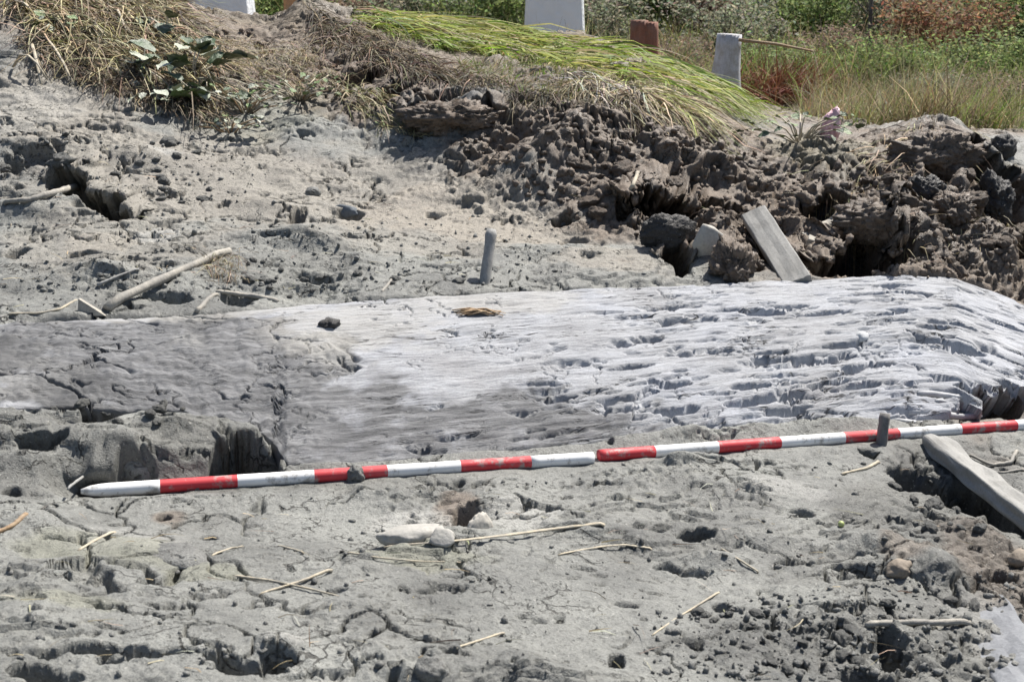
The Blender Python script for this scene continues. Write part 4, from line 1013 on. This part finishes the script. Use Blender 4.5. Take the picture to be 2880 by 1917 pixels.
# pale dry grass hanging over the bank face
def hanging(name, poly, n_, dirx, diry, Lr, Wr, pal, wts, label, seed, dz=(-.2, .25), droop=1.4, clamp=.04, seg=7):
    rr = np.random.default_rng(seed); q = sample_w(wpoly(poly), n_, rr); B = on_ground(q, -.01); N = len(B)
    sw = fbm(B[:, 0] * 7, B[:, 1] * 7, 2, seed + 50) * 1.4
    D = np.stack([rr.normal(dirx, .38, N) + sw, rr.normal(diry, .3, N) - .5 * sw, rr.uniform(*dz, N)], 1)
    return blades(name, B, D, rr.uniform(*Lr, N), rr.uniform(*Wr, N), droop, tints(N, pal, wts, rr), DRY, label, 'grass', seg, .3, seed, clamp=clamp)
hanging('hanging_dry_grass', [(1300,185),(1400,200),(1480,240),(1500,280),(1420,270),(1320,215)], 420, .35, -.8, (.14, .4), (.003, .007), [(.46, .43, .38), ST1, ST2, (.30, .26, .21), ST3], [3, 2, 3, 2, 2], 'pale dry grass hanging down over the brown bank face', 311)
hanging('hanging_straw', [(1420,180),(1560,235),(1600,265),(1520,275),(1430,225)], 330, .7, -.6, (.25, .5), (.003, .007), [ST1, G3, ST2], [4, 2, 2], 'straw yellow stems hanging below the green grass', 312)
hanging('root_thatch', [(680,35),(760,60),(900,105),(1040,175),(1050,205),(960,190),(850,150),(740,110)], 1500, .45, -.55, (.12, .36), (.002, .006), [ST3, DK, ST2, (.16, .13, .10)], [4, 3, 2, 3], 'dark matted roots and dead grass overhanging the black hollow', 313)
hanging('dark_roots', [(1040,170),(1200,205),(1340,230),(1500,255),(1620,290),(1560,320),(1380,290),(1180,250),(1040,215)], 900, .25, -.7, (.06, .22), (.0015, .005), [DK, ST3, (.12, .095, .07), ST2], [3, 3, 3, 1], 'dark roots and soil fibres hanging below the green grass', 319)
hanging('fallen_hay', [(770,195),(880,215),(950,300),(950,330),(860,300),(780,245)], 300, .45, -.5, (.06, .2), (.002, .006), [ST2, ST1, (.28, .27, .15), OL], [3, 2, 2, 2], 'matted hay slumped down beside the dark peat block', 314)
hanging('bank_fibres', [(480,90),(700,110),(780,180),(700,215),(520,170)], 700, .5, -.5, (.06, .2), (.0015, .004), [ST2, ST1, (.30, .24, .18)], [3, 2, 2], 'fine dry fibres combed over the bare brown bank', 315)
hanging('heap_roots', [(1900,385),(2060,350),(2160,300),(2260,330),(2200,400),(2050,420)], 520, -.45, -.55, (.12, .36), (.002, .006), [ST1, ST2, ST3], [2, 3, 3], 'dry roots and straw trailing over the spoil heap', 316)
hanging('heap_fibres', [(1850,440),(2100,430),(2300,520),(2330,620),(2080,600)], 420, .1, -.5, (.05, .18), (.0015, .004), [ST2, ST3, ST1], [3, 3, 1], 'short root fibres sticking out of the spoil heap', 317, (-.1, .6))
hanging('cane_roots', [(470,610),(540,600),(560,650),(490,665)], 130, .1, -.3, (.04, .12), (.0012, .003), [ST2, (.36, .30, .22)], [2, 2], 'tuft of fine roots beside the thick cane', 318, (-.1, .8))

# broken reeds on the left shoulder
hanging('dry_reeds', [(0,20),(130,-20),(330,-10),(420,60),(480,160),(470,230),(330,190),(210,150),(90,110)], 1900, .62, -.5, (.18, .6), (.003, .009), [ST1, ST2, ST3, DK, (.30, .27, .12)], [4, 3, 2, 1.5, 1], 'tangle of broken dry reeds on the left shoulder of the bank', 321, (-.2, .35), 1.0, .07)
hanging('dead_litter', [(20,90),(200,150),(420,210),(520,260),(460,280),(250,220),(60,150)], 1100, .5, -.5, (.08, .25), (.002, .006), [DK, ST3, ST2], [3, 3, 1], 'dark dead litter under the broken reeds', 322, (-.1, .4), 1.0, .04)
REEDS = [((60,6),(182,160)),((150,20),(250,110)),((200,10),(330,75)),((130,70),(235,150)),((250,150),(410,222)),((300,70),(400,100)),((215,160),(330,205)),((90,90),(170,200)),((20,30),(100,70)),((330,130),(440,185)),((70,110),(95,200)),((265,40),(300,125)),((180,80),(290,60)),((390,110),(470,170)),((30,160),(110,190)),((290,20),(430,90))]
rlab = ['long', 'bent', 'pale', 'split', 'lowest long', 'short', 'thin', 'steep', 'topmost', 'leaf tangled', 'upright stump of', 'crossing', 'tilted', 'leaf covered', 'flat lying', 'crest']
for i, (a, b) in enumerate(REEDS):
    pa, pb = hit(*a), hit(*b); up = .05 + .03 * (i % 3)
    mid = pa.lerp(pb, .5) + Vector((0, 0, up * .8))
    P_ = [pa + Vector((0, 0, .01)), pa.lerp(mid, .5) + Vector((0, 0, up * .3)), mid, mid.lerp(pb, .5) + Vector((0, 0, up * .2)), pb + Vector((0, 0, .012))]
    w = (.006 + .003 * ((i * 7) % 4) / 3)
    o = tube('broken_reed', [np.array(q_ - pa) for q_ in P_], [w, w, w * .95, w * .85, w * .6], STRAW, nsides=8, rough=.08, flat=.5, seed=i); o.location = pa
    tag(o, rlab[i] + ' broken dry reed stem on the tangle over the left shoulder', 'reed', 'broken reeds on the shoulder')

# field grass beyond the bank
def field_grass(name, x0, x1, y0, y1, n_, Lr, Wr, pal, wts, label, seed, seg=3, green=None):
    rr = np.random.default_rng(seed); q = np.stack([rr.uniform(0, 1, n_), rr.uniform(0, 1, n_) ** 1.3], 1)
    yy = y0 + (y1 - y0) * q[:, 1]; xx = (x0 + (x1 - x0) * q[:, 0]) * yy / 10.0
    cl = fbm(xx * 1.6, yy * 1.6, 3, seed + 1); keep = rr.random(n_) < .45 + 1.2 * cl; xx, yy, cl = xx[keep], yy[keep], cl[keep]
    N = len(xx); B = np.stack([xx, yy, base(xx, yy) - .02], 1)
    tone = fbm(xx * .9 + 5, yy * .9, 3, seed + 2)
    D = np.stack([rr.normal(.1, .4, N), rr.normal(-.05, .4, N), np.full(N, 1.0)], 1)
    cols = tints(N, pal, wts, rr)
    gm = (tone + .15 * rr.normal(size=N)) > .12
    cols[gm] = tints(int(gm.sum()), green or [(.18, .26, .06), G1, (.26, .27, .11)], [3, 1.2, 2], rr)
    return blades(name, B, D, rr.uniform(*Lr, N) * (1 + .5 * cl), rr.uniform(*Wr, N), .9, cols, GRASS, label, 'grass', seg, .4, seed)
FPAL, FW = [ST2, (.30, .30, .13), (.29, .20, .11), ST1, (.30, .25, .16)], [3, 4, 1.6, 1.6, 3]
field_grass('near_field_grass', 2.2, 5.2, 6.7, 11.0, 30000, (.12, .42), (.003, .007), FPAL, FW, 'rank green and brown grass at the edge of the field', 331)
field_grass('field_grass', .3, 5.6, 9.5, 20.0, 26000, (.25, .60), (.006, .012), FPAL, FW, 'mixed dry and green grass across the field', 332)
field_grass('back_field_grass', -5.0, .8, 9.0, 16.0, 12000, (.2, .5), (.006, .012), FPAL, FW, 'brown grass behind the crest of the bank', 333)
field_grass('far_field_grass', -5.5, 6.0, 20.0, 42.0, 16000, (.4, .8), (.015, .03), FPAL, FW, 'far rough grass below the shrubs', 334, 2)

# ------------------------------------------------------------------ shrubs and saplings
def shrub_geo(seed, nleaf, pal, wts, wx, hz, ls, stems=14):
    rr = np.random.default_rng(seed); LV, SV, SF = [], [], []
    tips = []
    for s_ in range(stems):
        a = rr.uniform(0, 6.28); lean = rr.uniform(.1, .9); H = hz * rr.uniform(.55, 1.0)
        p0 = np.array([math.cos(a), math.sin(a), 0]) * wx * .12 * rr.random(); pth = [p0]
        for k in range(1, 5):
            f = k / 4; pth.append(p0 + np.array([math.cos(a) * wx * .5 * lean * f ** 1.2, math.sin(a) * wx * .5 * lean * f ** 1.2, H * f]) + rr.normal(size=3) * .03)
        V, F = tube_geo(pth, [.010, .008, .006, .004, .002], nsides=5, caps=False); k0 = len(SV); SV += list(V); SF += [tuple(i + k0 for i in f) for f in F]
        for k in range(7):
            f = rr.uniform(.25, 1.0); j = min(int(f * 4), 3); tips.append((pth[j] * (1 - (f * 4 - j)) + pth[j + 1] * (f * 4 - j), .05 + .12 * rr.random()))
    tp = np.array([q[0] for q in tips]); ts_ = np.array([q[1] for q in tips]); idx = rr.integers(0, len(tp), nleaf)
    c = tp[idx] + rr.normal(size=(nleaf, 3)) * ts_[idx][:, None] * np.array([1, 1, .8]) * wx
    c[:, 2] = np.abs(c[:, 2])
    d = rr.normal(size=(nleaf, 3)) + np.array([0, 0, .6]); d /= np.linalg.norm(d, axis=1)[:, None]
    sd_ = np.cross(d, rr.normal(size=(nleaf, 3))); sd_ /= np.linalg.norm(sd_, axis=1)[:, None]
    l = ls * rr.uniform(.6, 1.4, (nleaf, 1)); w = l * .22
    V = np.stack([c - d * l * .5, c + sd_ * w, c + d * l * .5, c - sd_ * w], 1).reshape(-1, 3)
    F = np.arange(nleaf * 4).reshape(-1, 4)
    clump = rr.uniform(.75, 1.25, len(tp))[idx][:, None]
    cols = np.repeat(tints(nleaf, pal, wts, rr, .22) * clump, 4, 0)
    return V, F, cols, SV, SF
SHK = {'grey': ([(.27, .28, .20), (.33, .31, .24), (.20, .23, .14)], [3, 2, 2]), 'green': ([(.21, .27, .10), (.28, .34, .13), (.16, .20, .09)], [3, 2, 2]),
       'brown': ([(.28, .21, .16), (.23, .17, .12), (.32, .27, .20)], [3, 2, 2]), 'dark': ([(.035, .06, .025), (.05, .075, .03), (.02, .04, .02)], [3, 2, 2])}
sh_mesh = {}
def shrub(px, zd, wx, hz, kind, var, label, gp='shrubs beyond the field'):
    key = (kind, var)
    x_, y_ = (px - CX) / FOC * zd, zd * CP + zd * (CY - 80) / FOC * SP
    root = empty('shrub', (x_, y_, float(base(np.array([x_]), np.array([y_]))[0]) - .03), (0, 0, (px * 1.3) % 6.28)); root.scale = (wx, wx, hz)
    tag(root, label, 'shrub', gp)
    if key not in sh_mesh:
        V, F, cols, SV, SF = shrub_geo(400 + len(sh_mesh), 7500, *SHK[kind], 1.0, 1.0, .045)
        fo = mesh_np('foliage', V, F, LEAF, False, root); colour_attr(fo, 'tint', cols)
        stm = from_faces('stems', SV, SF, DARKWOOD, True, root); sh_mesh[key] = (fo.data, stm.data)
    else:
        for nm, me in zip(('foliage', 'stems'), sh_mesh[key]):
            o = bpy.data.objects.new(nm, me); C.objects.link(o); o.parent = root
    return root
SH = [(1380,13.0,1.3,.85,'grey'),(1500,15.5,1.7,1.5,'green'),(1640,14.8,1.5,1.05,'brown'),(1770,16.5,1.7,1.5,'grey'),(1880,15.0,1.5,1.0,'green'),(1960,19.0,1.9,1.3,'grey'),
      (2080,14.2,1.3,.95,'brown'),(2200,15.0,1.6,1.0,'green'),(2320,13.0,1.5,.95,'green'),(2440,15.0,1.7,1.2,'brown'),(1430,21.0,2.4,2.2,'dark'),(1700,23.0,2.3,1.6,'grey'),(1840,26.0,2.6,1.7,'dark'),
      (2210,21.0,2.0,1.2,'brown'),(2330,18.5,2.1,1.9,'dark'),(2440,20.0,2.3,2.2,'dark'),(620,13.0,1.3,1.0,'green'),(800,14.0,1.4,1.0,'brown'),(960,13.5,1.3,1.0,'grey'),(1120,13.0,1.4,1.1,'green'),(300,14,1.6,1.2,'green'),(1260,16,1.6,1.3,'brown'),(2540,17,2,1.5,'green'),(100,13,1.5,1.3,'grey')]
BR = [(1540,10.5,.8,.45,'brown'),(1790,10.2,.9,.45,'green'),(1930,11.5,.9,.5,'brown'),(2060,9.6,.8,.5,'green'),(2180,11.2,1.1,.8,'rust'),(2290,9.8,.9,.55,'green'),(2390,11.5,1.2,.95,'green'),(2150,8.6,.6,.3,'grey'),(1700,11.8,1.0,.75,'grey'),(1840,12.6,1.2,1.0,'green'),(2010,12.8,1.1,1.0,'grey'),(2330,8.3,.6,.32,'brown')]
SHK['rust'] = ([(.28, .17, .11), (.24, .12, .07), (.30, .24, .13)], [3, 2, 2])
shn = {'grey': 'grey green twiggy shrub', 'green': 'leafy green shrub', 'brown': 'brown half bare shrub', 'dark': 'dense dark evergreen shrub'}
FLM = [(1380, 'the second white sheeting'), (1480, 'the red brown post'), (1672, 'the pale stump'), (1790, 'the rust red bracken'), (1915, 'the pink rag'), (1988, 'the lone bare sapling'), (2096, 'the thin sapling'), (2200, 'the root topped clod'), (2330, 'the black perched clod'), (2500, 'the far end of the spoil heap'), (674, 'the tan post'), (520, 'the first white sheeting'), (900, 'the root thatch'), (1100, 'the flattened green grass'), (200, 'the broken reeds')]
def beyond(px): return min(FLM, key=lambda L: abs(L[0] - px))[1]
for i, (px, zd, wx, hz, kd) in enumerate(SH):
    behind = px < 1300
    shrub(px, zd, wx, hz, kd, i % 2, ('tall ' if hz > 1.35 else '') + shn[kd] + (' beyond the bank behind ' if behind else ' in the field behind ') + beyond(px))
brn = {'brown': 'low brown brush clump standing in the field grass', 'green': 'low green brush clump standing in the field grass', 'rust': 'low rust coloured brush clump standing in the field grass', 'grey': 'low grey brush clump standing in the field grass'}
for i, (px, zd, wx, hz, kd) in enumerate(BR): shrub(px, zd, wx, hz, kd, i % 2, brn[kd] + ' behind ' + beyond(px), 'low brush in the field')
def sapling(px, py, hgt, label, seed, mt=DARKWOOD, twigs=26):
    rr = np.random.default_rng(seed); g = ground_hit(px, py)[0]
    root = empty('sapling', tuple(g)); tag(root, label, 'tree', 'thin saplings in the field')
    pth = [np.array([.02 * math.sin(k * 1.1 + seed) + .012 * k, .01 * k, hgt * k / 9 - .05]) for k in range(10)]
    tube('trunk', pth, np.linspace(.020, .006, 10) * hgt / 2.4, mt, root, nsides=7, rough=.06, seed=seed)
    SV, SF = [], []
    for k in range(twigs):
        f = rr.uniform(.2, 1); j = min(int(f * 9), 8); p0 = pth[j]; a = rr.uniform(0, 6.28); L = hgt * rr.uniform(.10, .3)
        V, F = tube_geo([p0, p0 + L * .5 * np.array([math.cos(a) * .7, math.sin(a) * .7, .7]), p0 + L * np.array([math.cos(a + .3) * .75, math.sin(a + .3) * .75, 1.0])], [.006, .004, .0015], nsides=4, caps=False)
        k0 = len(SV); SV += list(V); SF += [tuple(i + k0 for i in f_) for f_ in F]
    from_faces('branches', SV, SF, mt, True, root)
sapling(1988, 182, 2.6, 'bare dark sapling standing alone in the brown grass', 1)
sapling(2096, 110, 2.2, 'thin sapling behind the lone bare sapling', 2)
sapling(1930, 70, 3.0, 'slim sapling among the grey green shrubs', 3)
sapling(2030, 60, 2.8, 'slim bare sapling by the water', 4)
sapling(1560, 80, 2.4, 'slim sapling behind the red brown post', 5)

# pale water glimpsed beyond the shrubs
WAT, wnn, wb = material('water'); wb.inputs['Base Color'].default_value = (.10, .13, .15, 1); wb.inputs['Roughness'].default_value = .12; wb.inputs['IOR'].default_value = 1.33
bump(wnn, wb, noise(wnn, posn(wnn), 2.5, 4, .6), .15, .05)
wx_ = np.linspace(-30, 120, 40); wy_ = np.linspace(37, 160, 30)
wv = np.stack([np.repeat(wx_[None], 30, 0), np.repeat(wy_[:, None], 40, 1), np.full((30, 40), .47)], -1).reshape(-1, 3)
tag(mesh_np('water', wv, grid_faces(30, 40), WAT), kind='structure')

# ------------------------------------------------------------------ leafy plants
def leaf_shape(lobes, nu=9, nv=7, seed=0):
    rr = np.random.default_rng(seed); V = []
    for i in range(nu):
        f = i / (nu - 1); w = .5 * math.sin(math.pi * min(f * .93 + .05, 1)) ** .75 * (1 + lobes * math.sin(f * 16 + seed))
        for j in range(nv):
            g = j / (nv - 1) * 2 - 1
            V.append((g * w, f, .10 * abs(g) * (1 if seed % 2 else .6) - .35 * f * f + .03 * math.sin(f * 12 + g * 4) + .05 * g * math.sin(5 * f + seed)))
    return np.array(V), grid_faces(nu, nv)
LFM = {}
def leaf_mesh(kind, var):
    if (kind, var) not in LFM:
        V, F = leaf_shape(.22 if kind == 'broad' else .05, seed=var)
        o = mesh_np('leaf', V, F, LEAFK[kind]); LFM[(kind, var)] = o.data; bpy.data.objects.remove(o)
    return LFM[(kind, var)]
def solid_leaf(name, c1, c2, dust):
    m, nt, b = material(name); a = noise(nt, posn(nt, True), 3, 5, .6); d = noise(nt, posn(nt), 16, 5, .65)
    c = mix(nt, ramp(nt, d, [(.45, 0.0), (.65, dust)]), ramp(nt, a, [(.3, c1), (.7, c2)]), (.38, .38, .34))
    nt.links.new(c, b.inputs['Base Color']); b.inputs['Roughness'].default_value = .5; bump(nt, b, a, .4, .05); return m
LEAFK = {'broad': solid_leaf('dark_leaf', (.03, .055, .025), (.07, .12, .045), .35), 'dusty': solid_leaf('dusty_leaf', (.28, .31, .22), (.44, .47, .36), .8), 'small': solid_leaf('weed_leaf', (.08, .14, .04), (.18, .26, .08), .4)}
def plant(name, px, py, leaves, size, kinds, label, seed, spread=.12, hgt=.12, group=None):
    rr = np.random.default_rng(seed); p = hit(px, py); root = empty(name, tuple(p)); tag(root, label, 'plant', group)
    for i in range(leaves):
        a = rr.uniform(0, 6.28); rad = spread * math.sqrt(rr.random()); h_ = hgt * rr.uniform(.25, 1)
        q_ = Vector((math.cos(a) * rad * 1.3, math.sin(a) * rad, h_))
        k = kinds[rr.integers(len(kinds))]
        l = bpy.data.objects.new('leaf', leaf_mesh(k, int(rr.integers(3)))); C.objects.link(l); l.parent = root
        s_ = size * rr.uniform(.6, 1.25); l.scale = (s_ * rr.uniform(.7, 1.0), s_, s_); l.location = q_
        l.rotation_euler = (rr.uniform(-.3, .9), rr.uniform(-.5, .5), a - 1.57 + rr.normal() * .5)
        if i % 2 == 0:
            tube('stem', [np.array([q_.x * .1, q_.y * .1, -.02]), np.array([q_.x * .5, q_.y * .5, h_ * .6]), np.array(q_)], [.004, .0035, .0025], FIBRE if k == 'dusty' else STRAW, root, nsides=5)
plant('broadleaf_weed', 440, 190, 20, .105, ['broad', 'broad', 'broad', 'dusty'], 'dark green broadleaf weed among the broken reeds', 1, .16, .17)
plant('broadleaf_weed', 475, 245, 16, .08, ['broad', 'broad', 'small'], 'dark broadleaf weed trailing down to the bare mud', 2, .10, .12)
plant('dusty_weed', 385, 235, 22, .06, ['dusty'], 'dusty pale leaves wilting at the lower edge of the reeds', 3, .15, .07)
plant('broadleaf_weed', 372, 90, 6, .085, ['broad'], 'single dark leaf cluster high in the dry reeds', 4, .05, .10)
plant('leafy_weed', 565, 255, 60, .034, ['small', 'small', 'broad', 'dusty'], 'small leafy green weed below the bare bank', 5, .16, .10)
plant('leafy_weed', 690, 225, 55, .032, ['small', 'small', 'dusty'], 'bright small leaved weed right of the trailing broadleaf', 6, .16, .09)
plant('leafy_weed', 530, 300, 34, .03, ['broad', 'small', 'dusty'], 'low dark weed at the foot of the leafy bank plants', 7, .12, .06)
plant('leafy_weed', 150, 80, 22, .045, ['small', 'dusty'], 'pale green weed inside the broken reeds', 8, .09, .09)
plant('round_leaf_weed', 1665, 205, 18, .055, ['small', 'broad'], 'round leaved green weed at the end of the grassy bank', 9, .14, .14)
plant('leafy_weed', 1840, 320, 40, .04, ['small', 'small', 'broad'], 'green weed clump on the field edge beside the pink rag', 10, .2, .10)

# ------------------------------------------------------------------ things standing beyond the bank
def field_point(px, zd): 
    x_ = (px - CX) / FOC * zd; y_ = zd * CP + zd * .22 * SP
    return np.array([x_, y_, float(base(np.array([x_]), np.array([y_]))[0])])
gb_ = at(1480, 128, 6.95); g = np.array([gb_[0], gb_[1], float(base(np.array([gb_[0]]), np.array([gb_[1]]))[0]) - .02])
root = empty('red_post', tuple(g)); tag(root, 'red brown double timber post standing behind the green bank', 'post')
ztop = CAM_H + 6.95 * ray(1480, 46)[2] - g[2]
for nm, dx, w, hh in (('post_half', -.024, .029, ztop), ('post_half', .032, .026, ztop - .01)):
    pth = [np.array([dx * (1 + .10 * k / 6), 0, -.05 + (hh + .05) * (1 - k / 6)]) for k in range(7)]
    pth = pth[::-1]
    V, F = tube_geo(pth, [w * 1.25 * (1 + .04 * (6 - k)) for k in range(7)], 12, .02, 1.3, 3)
    from_faces(nm, V, F, REDWOOD, True, root)
g = field_point(1672, 8.9)
ztop = CAM_H + 8.9 * ray(1675, 78)[2] - g[2]
rr = np.random.default_rng(8); pth = [np.array([.035 * (k / 7) ** .8 - .02, 0, -.05 + (ztop + .05) * k / 7]) for k in range(8)]
o = tube('pale_stump', pth, [.145, .130, .118, .108, .098, .090, .085, .083], PALEWOOD, nsides=18, rough=.03, seed=9); o.location = g
tag(o, 'pale whitish flared tree stump with flat top beyond the bank', 'stump')
# pink rag
gp_ = hit(1915, 326); V, F = lump_geo(5, 61, .7, .6, .35); V = V * np.array([.040, .034, .085])
V[:, 0] *= 1.25 - .55 * (V[:, 2] / .095); V[:, 0] += .02 * (V[:, 2] / .095)
RAG, rn, rb_ = material('pink_cloth'); rc = noise(rn, posn(rn, True), 22, 5, .65)
rn.links.new(ramp(rn, rc, [(.3, (.42, .20, .23)), (.5, (.72, .44, .50)), (.7, (.82, .62, .66))]), rb_.inputs['Base Color']); bump(rn, rb_, rc, .7, .02)
o = mesh_np('pink_rag', V, F, RAG); o.location = (gp_.x, gp_.y + .03, gp_.z + .070); tag(o, 'crumpled pink rag lying at the edge of the field', 'rag')
# white sheeting heaps behind the crest
SHEET, sn, sb = material('white_sheeting'); sc_ = noise(sn, posn(sn, True), 5, 5, .6)
sn.links.new(ramp(sn, sc_, [(.3, (.80, .82, .85)), (.7, (.88, .89, .90))]), sb.inputs['Base Color']); sb.inputs['Roughness'].default_value = .45; bump(sn, sb, sc_, .5, .05)
def sheeting(px0, px1, zd, hgt, label, seed):
    a, b = field_point(px0, zd), field_point(px1, zd); c = (a + b) / 2; hw = abs(b[0] - a[0]) / 2
    nu, nv = 72, 30; V = []
    for j in range(nv):
        f = j / (nv - 1)
        for i in range(nu):
            th = 2 * math.pi * i / nu
            sq = 1 / max(abs(math.cos(th)), abs(math.sin(th))) ** .75
            fold = .035 * math.sin(th * 9 + seed + 2 * f) * (1 - f * .6) + .015 * math.sin(th * 21 + 5 * f)
            rr_ = hw * (1 - .22 * f) * sq * (1 + fold) * (1 if f < .93 else (1 - f) / .07 * .98 + .02)
            V.append((math.cos(th) * rr_, math.sin(th) * rr_ * .7, -.05 + hgt * min(f / .93, 1)))
    F = [(j * nu + i, j * nu + (i + 1) % nu, (j + 1) * nu + (i + 1) % nu, (j + 1) * nu + i) for j in range(nv - 1) for i in range(nu)]
    F.append(tuple((nv - 1) * nu + i for i in range(nu)))
    o = from_faces('white_sheeting', V, F, SHEET); o.location = c; tag(o, label, 'sheeting')
sheeting(440, 592, 8.6, .95, 'white plastic sheeting over a stack behind the bare brown crest', 1)
sheeting(1200, 1350, 9.2, .95, 'white plastic sheeting over a stack behind the green grass crest', 2)
g = field_point(674, 9.0); 
bar('tan_post', g - np.array([0, 0, .05]), g + np.array([.0, .02, 1.0]), .095, .06, 0, TANWOOD, 'flat tan wooden post standing behind the bare crest', 'post', 9)
# red dead bracken and its stick
rr = np.random.default_rng(71); gb = field_point(1775, 9.4); N = 700
B = np.stack([gb[0] + rr.normal(0, .18, N), gb[1] + rr.normal(0, .15, N), np.full(N, gb[2])], 1)
blades('red_bracken', B, np.stack([rr.normal(.4, .6, N), rr.normal(0, .5, N), rr.uniform(.5, 1.2, N)], 1), rr.uniform(.25, .5, N), rr.uniform(.006, .014, N), 1.0, tints(N, [RB, (.20, .06, .04), (.28, .16, .09)], [3, 2, 1], rr), DRY, 'heap of rust red dead bracken beside the pale stump', 'bracken', 4, .4, 72)
p0, p1 = at(1700, 92, 8.7), at(1870, 118, 8.8)
o = tube('bare_pole', [np.zeros(3), (p1 - p0) * .5 + np.array([0, 0, .01]), p1 - p0], [.011, .010, .007], FIBRE, nsides=8, rough=.05); o.location = p0; tag(o, 'thin brown pole lying over the rust red bracken', 'pole')

# bits of straw and rootlet lying on the mud
rr = np.random.default_rng(81); B = []
for poly, cnt in (([(0,1170),(2200,1060),(2300,1560),(0,1560)], 120), ([(0,300),(1300,480),(1500,630),(0,710)], 130), ([(1300,450),(2356,420),(2356,650),(1850,620)], 90)):
    for q_ in in_poly(poly, cnt, rr): h_ = hit(*q_); B.append((h_.x, h_.y, h_.z + .003))
B = np.array(B); N = len(B); a_ = rr.uniform(0, 6.28, N)
blades('straw_litter', B, np.stack([np.cos(a_), np.sin(a_) * .6, rr.uniform(0, .25, N)], 1), rr.uniform(.02, .08, N), rr.uniform(.0012, .003, N), .6, tints(N, [ST1, ST2, ST3, (.40, .37, .30)], [3, 3, 2, 2], rr), DRY, 'short bits of straw and rootlets littering the mud', 'straw', 3, .5, 82)
